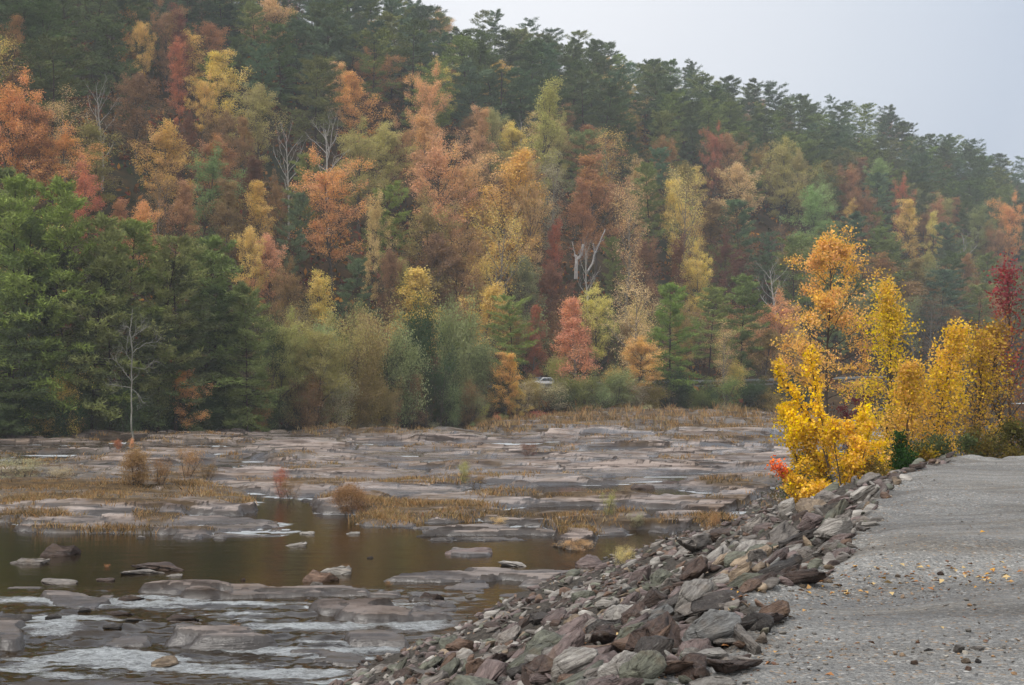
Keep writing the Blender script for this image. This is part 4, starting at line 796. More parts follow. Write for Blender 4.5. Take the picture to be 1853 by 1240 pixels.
# ------------------------------------------------------------------ grass and weeds on the rocks
def build_grass():
    rng = RNG(61); n = 150000
    d = 1/rng.uniform(1/205., 1/26., n); U = rng.uniform(-.42, .40, n); X = U*d; Y = d
    g = grass_mask(X, Y); Z = riverbed(X, Y)
    s, t = st(X, Y)
    clumpn = noise(X/.9, Y/.9, 0, 84)*.5+noise(X/3.2, Y/3.2, 0, 85)*.5
    px, py = proj(X, Y, Z)
    keep = (rng.random(n) < np.clip(g*1.0+clumpn*1.6-.42, 0, 1)*sstep(.03, .3, g)) & (Z > -.02) & (s < 2)
    X, Y, Z, g = X[keep], Y[keep], Z[keep], g[keep]; n = len(X)
    tall = (.13+.22*np.clip(noise(X/2.2, Y/2.2, 0, 86)+.4, 0, 1.2))*(1+2.0*sstep(95, 150, Y))
    cls = np.clip(.5+.6*noise(X/3.5, Y/3.5, 0, 87)+rng.normal(0, .12, n), 0, 1)
    K = 12; k = np.repeat(np.arange(n), K); N = len(k)
    bx = X[k]+rng.normal(0, .11, N)*(1+Y[k]/120); by = Y[k]+rng.normal(0, .11, N); bz = Z[k]-.04
    h = tall[k]*rng.uniform(.4, 1.15, N); le = rng.normal(0, .38, (N, 2))*h[:, None]; wd = (.005+.00016*Y[k])
    an = rng.uniform(0, 3.14, N); wx, wy = np.cos(an)*wd, np.sin(an)*wd
    m1 = np.stack([bx+le[:, 0]*.4, by+le[:, 1]*.4, bz+h*.6], 1); tp = np.stack([bx+le[:, 0], by+le[:, 1], bz+h], 1); b0 = np.stack([bx, by, bz], 1); w = np.stack([wx, wy, 0*wx], 1)
    V = np.stack([b0-w, b0+w, m1+w*.8, tp, m1-w*.8], 1).reshape(-1, 3)
    pal = lin(np.array([(112, 98, 70), (160, 132, 92), (190, 150, 104), (186, 162, 120), (138, 120, 74), (156, 112, 82)]))
    ci = np.clip((cls[k]*4.2).astype(int)+rng.integers(-1, 2, N), 0, 5); c = pal[ci]*rng.uniform(.7, 1.25, N)[:, None]
    m = NT('dry_grass_material'); cc = m.attr('tint', 'Color')
    mm = m.done(m.n('ShaderNodeMixShader', {0: .25, 1: m.n('ShaderNodeBsdfDiffuse', {'Color': cc}).outputs[0], 2: m.n('ShaderNodeBsdfTranslucent', {'Color': cc}).outputs[0]}).outputs[0])
    me = mesh('dry_grass', V, [np.arange(N*5).reshape(-1, 5)], {'tint': ('FACE', 'FLOAT_COLOR', np.concatenate([c, np.ones((N, 1))], 1))}, False, [mm])
    tag(ob('grass', me, kind='stuff'), 'dry orange and straw-coloured grass growing over the river rocks', 'grass'); print('grass', N)
build_grass()
def build_under():
    rng = RNG(63); n = 150000
    s = rng.uniform(-1, 145, n); t = rng.uniform(-60, 430, n)
    n1 = noise(s/5., t/5., 0, 88); k = (n1 > -.15) & ~((s > 7.2) & (s < 14.2)); s, t, n1 = s[k], t[k], n1[k]
    X, Y = xy(s, t); Z = hill(s, t)+rng.uniform(0, 1, len(s))**1.5*(.6+2.2*np.clip(n1, 0, 1)); px, _ = proj(X, Y, Z)
    k = (px > -150) & (px < 2000) & (Y > 40); X, Y, Z, s, t = X[k], Y[k], Z[k], s[k], t[k]; n = len(X)
    Pc = np.stack([X, Y, Z], 1); a = unit(rng.normal(size=(n, 3))); b = unit(np.cross(a, rng.normal(size=(n, 3)))); sz = rng.uniform(.18, .5, n)[:, None]
    V = np.stack([Pc-a*sz, Pc+b*sz*.6, Pc+a*sz, Pc-b*sz*.6], 1).reshape(-1, 3)
    pal = lin(np.array([(60, 66, 36), (92, 84, 44), (132, 88, 44), (150, 104, 58), (110, 54, 40), (70, 78, 46), (170, 118, 50)]))
    ci = np.clip(((noise(s/7., t/7., 0, 89)*.8+.5)*7).astype(int)+rng.integers(-1, 2, n), 0, 6); c = pal[ci]*rng.uniform(.6, 1.3, n)[:, None]
    m = NT('undergrowth_material'); mm = m.done(m.n('ShaderNodeBsdfDiffuse', {'Color': m.attr('tint', 'Color')}).outputs[0])
    me = mesh('undergrowth', V, [np.arange(n*4).reshape(-1, 4)], {'tint': ('FACE', 'FLOAT_COLOR', np.concatenate([c, np.ones((n, 1))], 1))}, False, [mm])
    tag(ob('undergrowth', me, kind='stuff'), 'low mixed undergrowth and fallen leaves beneath the hillside trees', 'undergrowth')
build_under()
# ------------------------------------------------------------------ guardrail and parked vehicle on the far road
def pmat(name, col, rough=.5, metal=0.0, spec=.5):
    m = NT(name); P = m.n('ShaderNodeTexCoord').outputs['Object']
    c = m.mix(m.noise(P, 4.0, 4), (*[x*.82 for x in col], 1), (*[min(1, x*1.1) for x in col], 1))
    return m.done(m.n('ShaderNodeBsdfPrincipled', {'Base Color': c, 'Roughness': rough, 'Metallic': metal, 'Specular IOR Level': spec}).outputs[0])
def boxes(L):
    V, Fq = [], []
    for i, (cx, cy_, cz, sx, sy, sz) in enumerate(L):
        V.append(np.array([(cx+a*sx/2, cy_+b*sy/2, cz+c*sz/2) for c in (-1, 1) for a, b in ((-1, -1), (1, -1), (1, 1), (-1, 1))]))
        Fq.append(np.array([[3, 2, 1, 0], [4, 5, 6, 7], [0, 1, 5, 4], [1, 2, 6, 5], [2, 3, 7, 6], [3, 0, 4, 7]])+8*i)
    return np.concatenate(V), [np.concatenate(Fq)]
galv = pmat('galvanised_steel', (.30, .31, .31), .5, .3); wood = pmat('weathered_post', (.16, .13, .10), .9)
gr = ob('guardrail', None); tag(gr, 'long pale steel guardrail on posts along the far-side road', 'guardrail')
tt = np.arange(-22, 150, 1.0); x, y = xy(7.6, tt); z = road_z(tt)+.72
gr.location = (x[0], y[0], z[0]-.7)
pr = [(0, -.16), (.05, -.12), (.05, -.05), (0, 0), (.05, .05), (.05, .12), (0, .16)]
rows = [np.stack([x-NX*o, y-NY*o, z+v], 1) for o, v in pr]
back = [np.stack([x-NX*(o-.012), y-NY*(o-.012), z+v], 1) for o, v in pr[::-1]]
V = np.stack(rows+back).reshape(-1, 3)-np.array(gr.location); n = len(tt)
ob('rail', mesh('rail', V, [grid_faces(len(rows)*2, n)], None, False, [galv]), gr)
pv, pf = boxes([(0, 0, .35, .14, .18, 1.0)]); pm = mesh('post', pv, pf, None, False, [wood])
for q in np.arange(-20, 149, 3.8):
    a, b = xy(7.75, q); p = ob('post', pm, gr); p.location = np.array([a, b, float(road_z(q))-.15])-np.array(gr.location); p.rotation_euler = (0, 0, math.atan2(TY, TX))
def vehicle():
    import bmesh
    h = hit_hill(975, 697); s_, t_ = st(h[0], h[1])
    X, Y = xy(10.6, t_); Zr = float(road_z(t_))+.05
    r = ray(978, 690); d = (96+10.6)/(r[0]/r[1]*NX+NY); X, Y = r[0]/r[1]*d, d
    e = ob('parked_car', None); e.location = (X, Y, Zr); e.rotation_euler = (0, 0, math.atan2(TY, TX)+math.pi)
    tag(e, 'white car parked on the far road, glimpsed over the bushes', 'car')
    white = pmat('white_paint', (.80, .81, .82), .3); glass = pmat('dark_glass', (.10, .13, .16), .1); tyre = pmat('tyre_rubber', (.02, .02, .02), .8); hub = pmat('wheel_metal', (.5, .5, .5), .4, .6); red = pmat('red_lens', (.5, .03, .02), .3); lamp = pmat('clear_lens', (.75, .77, .8), .2)
    def loft(name, secs, mat, parent, bev=.04):
        bm = bmesh.new(); rings = [[bm.verts.new(p) for p in s] for s in secs]
        for a, b in zip(rings[:-1], rings[1:]):
            for i in range(len(a)): bm.faces.new((a[i], a[(i+1) % len(a)], b[(i+1) % len(a)], b[i]))
        bm.faces.new(rings[0][::-1]); bm.faces.new(rings[-1]); bmesh.ops.recalc_face_normals(bm, faces=bm.faces)
        bmesh.ops.bevel(bm, geom=[x for x in bm.edges if x.calc_face_angle(0) > .5], offset=bev, segments=2, affect='EDGES')
        me = bpy.data.meshes.new(name); bm.to_mesh(me); bm.free(); me.materials.append(mat); [setattr(p, 'use_smooth', True) for p in me.polygons]
        return ob(name, me, parent)
    sec = lambda x, w, z0, z1: [(x, -w, z0), (x, w, z0), (x, w, z1), (x, -w, z1)]
    body = loft('body', [sec(-2.3, .78, .42, .78), sec(-2.15, .88, .28, .98), sec(-.9, .91, .25, 1.02), sec(1.0, .91, .25, 1.0), sec(1.9, .88, .26, .88), sec(2.25, .76, .38, .68)], white, e)
    cab = loft('cabin', [sec(-1.75, .72, 1.0, 1.04), sec(-1.15, .70, 1.0, 1.44), sec(.15, .70, 1.0, 1.47), sec(1.05, .74, .99, 1.03)], white, e)
    def quad(name, P, mat, parent):
        V = np.array(P, float); nrm = np.cross(V[1]-V[0], V[2]-V[0]); nrm /= np.linalg.norm(nrm); V2 = np.concatenate([V, V+nrm*.02])
        ob(name, mesh(name, V2, [np.array([[3, 2, 1, 0], [4, 5, 6, 7], [0, 1, 5, 4], [1, 2, 6, 5], [2, 3, 7, 6], [3, 0, 4, 7]])], None, False, [mat]), parent)
    quad('windscreen', [(1.0, -.62, 1.08), (1.0, .62, 1.08), (.28, .58, 1.44), (.28, -.58, 1.44)], glass, cab)
    quad('rear_window', [(-1.68, .62, 1.08), (-1.68, -.62, 1.08), (-1.22, -.58, 1.41), (-1.22, .58, 1.41)], glass, cab)
    for s in (-1, 1):
        for a, b in (((-1.45, -1.05), (-.35, -.35)), ((-.27, -.27), (.78, .2))):
            P = [(a[0], s*.745, 1.07), (b[0], s*.745, 1.07), (b[1], s*.715, 1.38), (a[1], s*.715, 1.38)]
            quad('side_window', P if s < 0 else P[::-1], glass, cab)
        V, Fb = boxes([(2.2, s*.6, .66, .12, .3, .13)]); ob('headlight', mesh('headlight', V, Fb, None, False, [lamp]), body)
        V, Fb = boxes([(-2.26, s*.62, .8, .1, .26, .16)]); ob('tail_light', mesh('tail_light', V, Fb, None, False, [red]), body)
        for wx in (-1.4, 1.4):
            def ringmesh(r0, w, nm, mat, par):
                an = np.linspace(0, 2*np.pi, 24, endpoint=False); V = []
                for yy, rr in ((-w, r0*.9), (-w*.8, r0), (w*.8, r0), (w, r0*.9)): V.append(np.stack([np.cos(an)*rr, 0*an+yy, np.sin(an)*rr], 1))
                V = np.concatenate(V); f = [np.array([[k*24+i, k*24+(i+1) % 24, (k+1)*24+(i+1) % 24, (k+1)*24+i] for k in range(3) for i in range(24)]), np.array([np.arange(24)[::-1], np.arange(24)+72])]
                o = ob(nm, mesh(nm, V, f, None, False, [mat]), par); return o
            w = ringmesh(.33, .11, 'wheel', tyre, e); w.location = (wx, s*.82, .33); q = ringmesh(.2, .115, 'rim', hub, w)
vehicle()
# ------------------------------------------------------------------ stones
def rock_mesh(name, seed, dims, hi=True, npts=16, sharp=.5, layer=0.0, raw=False):
    import bmesh
    rng = RNG(seed); bm = bmesh.new()
    P = rng.normal(size=(npts, 3)); P = P/np.maximum(np.abs(P).max(1, keepdims=True), 1e-6)*(1-sharp)+unit(P)*sharp
    P = P*rng.uniform(.75, 1, (npts, 1))*np.array(dims)*.5
    for p in P: bm.verts.new(p)
    r = bmesh.ops.convex_hull(bm, input=bm.verts)
    bmesh.ops.delete(bm, geom=[v for v in bm.verts if not v.link_faces], context='VERTS')
    bmesh.ops.dissolve_limit(bm, angle_limit=math.radians(14), verts=bm.verts, edges=bm.edges)
    bmesh.ops.bevel(bm, geom=list(bm.edges), offset=.045*min(dims[1], 1), segments=1 if not hi else 2, affect='EDGES', clamp_overlap=True)
    bmesh.ops.triangulate(bm, faces=bm.faces)
    for _ in range(2 if hi else 0): bmesh.ops.subdivide_edges(bm, edges=[e for e in bm.edges if e.calc_length() > .09*dims[0]], cuts=1, use_grid_fill=True)
    bmesh.ops.triangulate(bm, faces=bm.faces)
    bm.verts.ensure_lookup_table(); bm.normal_update()
    co = np.array([v.co[:] for v in bm.verts]); no = np.array([v.normal[:] for v in bm.verts])
    if hi:
        q = co*1.0
        dsp = .045*fbm(q[:, 0]*3.5, q[:, 1]*3.5, q[:, 2]*5, seed, 4)-.03*np.abs(noise(q[:, 0]*1.6, q[:, 1]*1.6, q[:, 2]*(5+9*layer), seed+3))
        co = co+no*dsp[:, None]
    f = np.array([[v.index for v in fc.verts] for fc in bm.faces]); bm.free()
    co = co-co.mean(0)
    if raw: return co, f
    return mesh(name, co, [f], {'tint': ('FACE', 'FLOAT_COLOR', np.ones((len(f), 4)))}, True, [M_ROCK])
SH = [((1, .62, .34), 'slab', .35), ((1, .8, .5), 'block', .55), ((1, .5, .26), 'slab', .3), ((1, .7, .42), 'wedge', .6), ((1, .85, .62), 'block', .7), ((1, .42, .3), 'long slab', .4), ((1, .66, .22), 'flat slab', .3), ((1, .75, .6), 'lump', .85)]
ROCKS_HI = []
for i in range(20):
    dm, nm, sh = SH[i % 8]; ROCKS_HI.append((rock_mesh('stone_%d' % i, 500+i, dm, True, 14+i % 5*2, sh, i % 3*.5), nm, dm))
ROCKS_LO = [(rock_mesh('', 600+i, SH[i % 8][0], False, 12, SH[i % 8][2], 0, True), SH[i % 8][1], SH[i % 8][0]) for i in range(12)]
RC = {'grey': (130, 124, 118), 'purple-grey': (124, 109, 106), 'pale grey': (166, 162, 156), 'dark brown': (78, 62, 54), 'greenish-grey': (114, 116, 102), 'rust-brown': (122, 98, 82), 'tan': (160, 142, 120), 'charcoal': (68, 62, 58), 'bluish-grey': (132, 133, 132)}
RN = list(RC); RPB = [.28, .18, .12, .12, .12, .08, .05, .03, .02]
STONES = []
from mathutils import Euler, Matrix, Vector
def bank_normal(X, Y):
    e = .5; z0, _, _ = bank(np.array([X+e, X-e, X, X]), np.array([Y, Y, Y+e, Y-e])); return unit(np.array([-(z0[0]-z0[1])/(2*e), -(z0[2]-z0[3])/(2*e), 1.0]))
def stone_matrix(X, Y, Z, nrm, yaw, tilt, roll, s):
    q = Vector((0, 0, 1)).rotation_difference(Vector(nrm)).to_matrix().to_4x4()
    return Matrix.Translation((X, Y, Z)) @ q @ Euler((roll, tilt, yaw), 'XYZ').to_matrix().to_4x4() @ Matrix.Scale(s, 4)
rng = RNG(77)
# hand-placed stones of the bank: x, y (centre), width px, mesh index, colour, yaw deg, tilt, label, landmark, z scale
BIG = [
 (1288, 1150, 125, 4, 'bluish-grey', 10, .1, 'big pointed boulder with a pale bluish top and dark front, near the gravel edge', 'the big pointed boulder'),
 (1262, 975, 118, 5, 'grey', 62, -.35, 'long tilted grey slab with a green lichen spot, pointing up from the water', 'the long tilted slab'),
 (1452, 1040, 92, 8, 'dark brown', 8, .05, 'smooth dark brown slab leaning on the gravel', 'the smooth dark slab'),
 (1408, 1030, 110, 13, 'charcoal', 25, .15, 'long layered charcoal slab behind the smooth dark one', None),
 (1508, 963, 84, 15, 'pale grey', 5, .0, 'pale rounded slab lying flat at the gravel edge', 'the pale rounded slab'),
 (1340, 1036, 66, 3, 'tan', 20, .2, 'tan angular block with a sunlit-looking flat face, mid bank', 'the tan angular block'),
 (1372, 1002, 56, 12, 'greenish-grey', 0, .0, 'mossy green rounded stone mid bank', 'the mossy green stone'),
 (1300, 1085, 120, 10, 'charcoal', 28, .1, 'black layered slab lying aslant in the middle of the bank', 'the black layered slab'),
 (1235, 1080, 110, 0, 'charcoal', 20, .25, 'broken charcoal slab left of the black layered slab', None),
 (812, 1166, 52, 1, 'greenish-grey', 70, .4, 'upright greenish block at the water end of the bank', 'the upright greenish block'),
 (1400, 1108, 84, 11, 'rust-brown', 18, .2, 'rust-brown lump with a rough right end, touching the gravel', None),
 (1375, 1118, 90, 8, 'purple-grey', -12, .2, 'purple-grey folded slab under the rust-brown lump', None),
 (1205, 1135, 76, 18, 'purple-grey', 25, .1, 'smooth oval purple-grey stone left of the big pointed boulder', None),
 (1115, 1120, 66, 4, 'pale grey', 15, .2, 'blocky light grey stone in the lower bank', 'the blocky light grey stone'),
 (1330, 1195, 120, 2, 'dark brown', 28, .1, 'long dark brown slab below the big pointed boulder', None),
 (1200, 1205, 110, 6, 'rust-brown', 15, .1, 'rusty flat slab by the lower picture edge, left of the pale flat slab', None),
 (1290, 1230, 90, 14, 'pale grey', 12, .0, 'pale bluish flat slab at the bottom edge by the gravel', 'the pale bottom slab'),
 (945, 1212, 62, 19, 'charcoal', 10, .0, 'dark green-black lump low in the bank', 'the dark lump'),
 (1040, 1130, 90, 16, 'purple-grey', 22, .15, 'long purple slab resting across smaller stones', None),
 (1490, 905, 54, 9, 'grey', 15, .1, 'squared grey stone near the upper end of the bank', 'the squared grey stone'),
 (1590, 867, 42, 10, 'dark brown', 15, .1, 'dark brown wedge at the upper gravel edge', 'the upper dark wedge'),
 (1525, 940, 60, 3, 'grey', 25, .2, 'angular grey wedge just above the pale rounded slab', None),
 (1040, 1215, 110, 4, 'pale grey', 15, .1, 'large pale angular block at the bottom edge of the bank', None),
 (1660, 842, 40, 13, 'dark brown', 4, .05, 'low dark stone on the brow under the cedar bush', None),
 (1445, 972, 90, 5, 'charcoal', 18, .1, 'long thin charcoal slab left of the pale rounded slab', None),
]
def add_stone(me, X, Y, Z, s, col, yaw, tilt, roll, label=None, mark=None, desc=None, nrm=None, name='rock', cat='rock', zs=1.0, group=None):
    o = ob(name, me); nrm = bank_normal(X, Y) if nrm is None else nrm
    o.matrix_world = stone_matrix(X, Y, Z, nrm, yaw, tilt, roll, s)
    c = lin(RC[col])*rng.uniform(.7, 1.2); o.color = (*c, 1)
    px, py = proj(X, Y, Z)
    STONES.append(dict(o=o, cat=cat, x=float(px), y=float(py), w=s*F/Y, label=label, mark=mark, desc=desc, group=group, d=Y)); return o
occR = []
for x, y, w, mi, c, yaw, tilt, lb, mk in BIG:
    h = hit_bank(x, y+w*.18)
    if h is None: print('miss rock', lb); continue
    X, Y, Z = h; s = w*Y/F*1.12; dm = ROCKS_HI[mi][2]
    add_stone(ROCKS_HI[mi][0], X, Y, Z+s*dm[2]*.32, s, c, math.radians(yaw), -tilt*.6, rng.uniform(-.2, .2), lb, mk)
    occR.append((X, Y, s*.42))
# random stones, bigger first
cands = []
while len(cands) < 15000:
    Y = float(1/rng.uniform(1/75., 1/6.0)) if rng.random() < .55 else float(rng.uniform(7, 62)); a, b = np.interp(Y, W_EDGE[:, 1], W_EDGE[:, 0]), 0
    X = float(rng.uniform(a-1.6, a+(14 if Y > 15 else 12)))
    cands.append((X, Y))
cx = np.array(cands); zz, dgc, dwc = bank(cx[:, 0], cx[:, 1]); pxs, pys = proj(cx[:, 0], cx[:, 1], zz)
ok = (dgc < .12) & (dwc > -.9) & (pxs > 560) & (pxs < 1720) & (pys < 1300) & (cx[:, 1] < 66)
ind, rub = [], []
for (X, Y), z, dg, dw, px, py in zip(cx[ok], zz[ok], dgc[ok], dwc[ok], pxs[ok], pys[ok]):
    s = float(np.clip(rng.lognormal(math.log(.245), .42), .11, .68))
    if dw < 0: s *= .8
    if dg > -.3: s = min(s, .35)
    near = any((X-a)**2+(Y-b)**2 < (r*.8)**2 for a, b, r in occR)
    if near and s > .2: s = .17
    ind.append((s*F/Y, X, Y, float(z), s, float(dg), float(dw)))
ind.sort(key=lambda q: -q[0])
NIND = 300-len(STONES)-2
# thin out: no two big stones centred on one spot
acc, rest = [], []
cell = {}
for q in ind:
    key = (int(q[1]/.5), int(q[2]/.5)); c = 0
    bad = False
    for dx in (-1, 0, 1):
        for dy in (-1, 0, 1):
            for (x2, y2, s2) in cell.get((key[0]+dx, key[1]+dy), []):
                if (x2-q[1])**2+(y2-q[2])**2 < (.30*(s2+q[4])*.86)**2: bad = True
    if bad: continue
    cell.setdefault(key, []).append((q[1], q[2], q[4])); (acc if len(acc) < NIND else rest).append(q)
print('stones', len(acc), len(rest), 'smallest individual px', acc[-1][0])
for w, X, Y, Z, s, dg, dw in acc:
    mi = int(rng.integers(len(ROCKS_HI))); me, nm, dm = ROCKS_HI[mi]; c = RN[rng.choice(9, p=RPB)]
    add_stone(me, X, Y, Z+s*dm[2]*.28, s, c, math.radians(rng.normal(28, 38)), rng.normal(-.12, .22), rng.normal(0, .2), desc=(c, nm))
def merged(name, L, mat, label, cat, lo, kind='stuff'):
    Vs, Fs, Ts, b = [], [], [], 0
    for M, mi, c in L:
        co, f = lo[mi][0]; M = np.array(M); v = co@M[:3, :3].T+M[:3, 3]; Vs.append(v); Fs.append(f+b); Ts.append(np.tile(np.append(c, 1.0), (len(f), 1))); b += len(v)
    me = mesh(name, np.concatenate(Vs), [np.concatenate(Fs)], {'tint': ('FACE', 'FLOAT_COLOR', np.concatenate(Ts))}, False, [mat]); o = ob(name, me, kind=kind, color=(1, 1, 1)); return tag(o, label, cat)
L = []
for w, X, Y, Z, s, dg, dw in rest:
    mi = int(rng.integers(12)); L.append((stone_matrix(X, Y, Z+s*.06, bank_normal(X, Y), math.radians(rng.normal(28, 40)), rng.normal(-.1, .25), rng.normal(0, .25), s), mi, lin(RC[RN[rng.choice(9, p=RPB)]])*rng.uniform(.75, 1.2)))
# small filler stones in every gap
m_ = 9000; Yf = 1/rng.uniform(1/60., 1/6.5, m_); Xf = np.interp(Yf, W_EDGE[:, 1], W_EDGE[:, 0])+rng.uniform(-1.2, 13, m_); zf, dgf, dwf = bank(Xf, Yf); pf_, py_ = proj(Xf, Yf, zf)
kf = (dgf < .2) & (dwf > -.8) & (pf_ > 560) & (pf_ < 1700) & (py_ < 1280) 
for X, Y, Z in zip(Xf[kf], Yf[kf], zf[kf]):
    s = float(rng.uniform(.07, .2))*(1+Y/60); L.append((stone_matrix(X, Y, Z+s*.1, (0, 0, 1), rng.uniform(0, 6.3), rng.normal(0, .5), rng.normal(0, .4), s), int(rng.integers(12)), lin(RC[RN[rng.choice(9, p=RPB)]])*rng.uniform(.6, 1.15)))
print('rubble', len(L)); merged('rubble', L, M_ROCK, 'small broken stones filling the gaps of the stone bank', 'rubble', ROCKS_LO)
# pebbles on the gravel
L = []
m_ = 9000; Yp = 1/rng.uniform(1/32., 1/6.2, m_); Xp = rng.uniform(0, .40, m_)*Yp+rng.normal(0, .3, m_); zp, dgp, dwp = bank(Xp, Yp)
band = np.exp(-((Yp-11.3-.03*(Xp-3))/.4)**2)*1.6+np.exp(-((Yp-8.3-.1*Xp)/.3)**2)*.5+np.exp(-(dgp/.5)**2)*.6+.07
kp = (dgp > -.1) & (rng.random(m_) < band)
PB = lin(np.array([(138, 134, 128), (122, 118, 112), (150, 128, 104), (176, 140, 100), (132, 96, 76), (178, 172, 160)]))
for X, Y, Z in zip(Xp[kp], Yp[kp], zp[kp]):
    s = float(np.clip(rng.lognormal(math.log(.022), .4), .012, .07)); L.append((stone_matrix(X, Y, Z+s*.15, (0, 0, 1), rng.uniform(0, 6.3), rng.normal(0, .2), rng.normal(0, .2), s), int(rng.choice([4, 7, 1, 3])), PB[rng.choice(6, p=[.34, .2, .16, .1, .1, .1])]*rng.uniform(.8, 1.1)))
merged('pebbles', L, M_ROCK, 'small loose pebbles scattered on the grey gravel', 'pebbles', ROCKS_LO); print('pebbles', len(L))
# fallen leaves
def fallen():
    rng = RNG(90); m_ = 6000; Y = 1/rng.uniform(1/30., 1/6.3, m_); X = rng.uniform(-.02, .40, m_)*Y; z, dg, dw = bank(X, Y)
    k = (dg > -1.2) & (rng.random(m_) < .012+.98*np.exp(-((Y-11.3-.03*(X-3)+.3*np.sin(X*1.3))/.35)**2)); X, Y, z = X[k], Y[k], z[k]; n = len(X)
    P = np.stack([X, Y, z+.02], 1); a = rng.normal(size=(n, 3))*[1, 1, .15]; a = unit(a); b = unit(np.cross(a, rng.normal(0, .25, (n, 3))+[0, 0, 1])); s = rng.uniform(.014, .042, n)[:, None]; up = np.array([0, 0, .012])
    V = np.stack([P-a*s, P+b*s*.6+up, P+a*s, P-b*s*.6+up], 1).reshape(-1, 3)
    pal = lin(np.array([(186, 146, 96), (160, 114, 76), (196, 170, 122), (140, 100, 70), (200, 150, 70)])); c = pal[rng.integers(0, 5, n)]
    m = NT('fallen_leaf_material'); mm = m.done(m.n('ShaderNodeBsdfDiffuse', {'Color': m.attr('tint', 'Color')}).outputs[0])
    tag(ob('fallen_leaves', mesh('fallen_leaves', V, [np.arange(n*4).reshape(-1, 4)], {'tint': ('FACE', 'FLOAT_COLOR', np.concatenate([c, np.ones((n, 1))], 1))}, False, [mm]), kind='stuff'), 'dry tan and orange leaves strewn over the gravel', 'fallen leaves')
fallen()
# single stones lying on the gravel
GS = [(1735, 1180, 34, 'grey', 7, 'dark flat stone on the lower gravel, upper of the small cluster'), (1748, 1200, 22, 'tan', 4, 'small tan stone in the middle of the gravel cluster'), (1752, 1213, 20, 'rust-brown', 7, 'small rusty stone, lowest of the gravel cluster'), (1770, 1200, 18, 'charcoal', 4, 'small charcoal stone beside the tan one on the lower gravel'), (1768, 1176, 34, 'grey', 6, 'grey flat stone right of the gravel cluster'), (1655, 1203, 20, 'rust-brown', 7, 'lone reddish pebble-sized stone on the lower gravel'),
      (1702, 1042, 16, 'dark brown', 4, 'dark brown small stone in the leaf band across the gravel'), (1355, 1205, 30, 'rust-brown', 7, 'round orange-brown stone at the gravel edge below the dark slab'), (1452, 1064, 16, 'tan', 7, 'small tan stone in the leaf band, next to the smooth dark slab'), (1500, 1055, 18, 'tan', 4, 'tan stone in the leaf band left part'), (1520, 1062, 14, 'dark brown', 1, 'little brown stone in the leaf band left part'), (1625, 1045, 14, 'tan', 7, 'little buff stone in the leaf band, middle part'), (1680, 1178, 22, 'charcoal', 6, 'thin charcoal chip left of the gravel cluster'), (1515, 1157, 12, 'pale grey', 6, 'small pale bluish chip alone on the gravel')]
for x, y, w, c, mi, lb in GS:
    h = hit_bank(x, y)
    if h is None: continue
    X, Y, Z = h; s = w*Y/F; me, nm, dm = ROCKS_HI[mi]; add_stone(me, X, Y, Z+s*dm[2]*.2, s, c, rng.uniform(0, 6), 0, 0, lb, nrm=(0, 0, 1), name='stone', cat='stone')
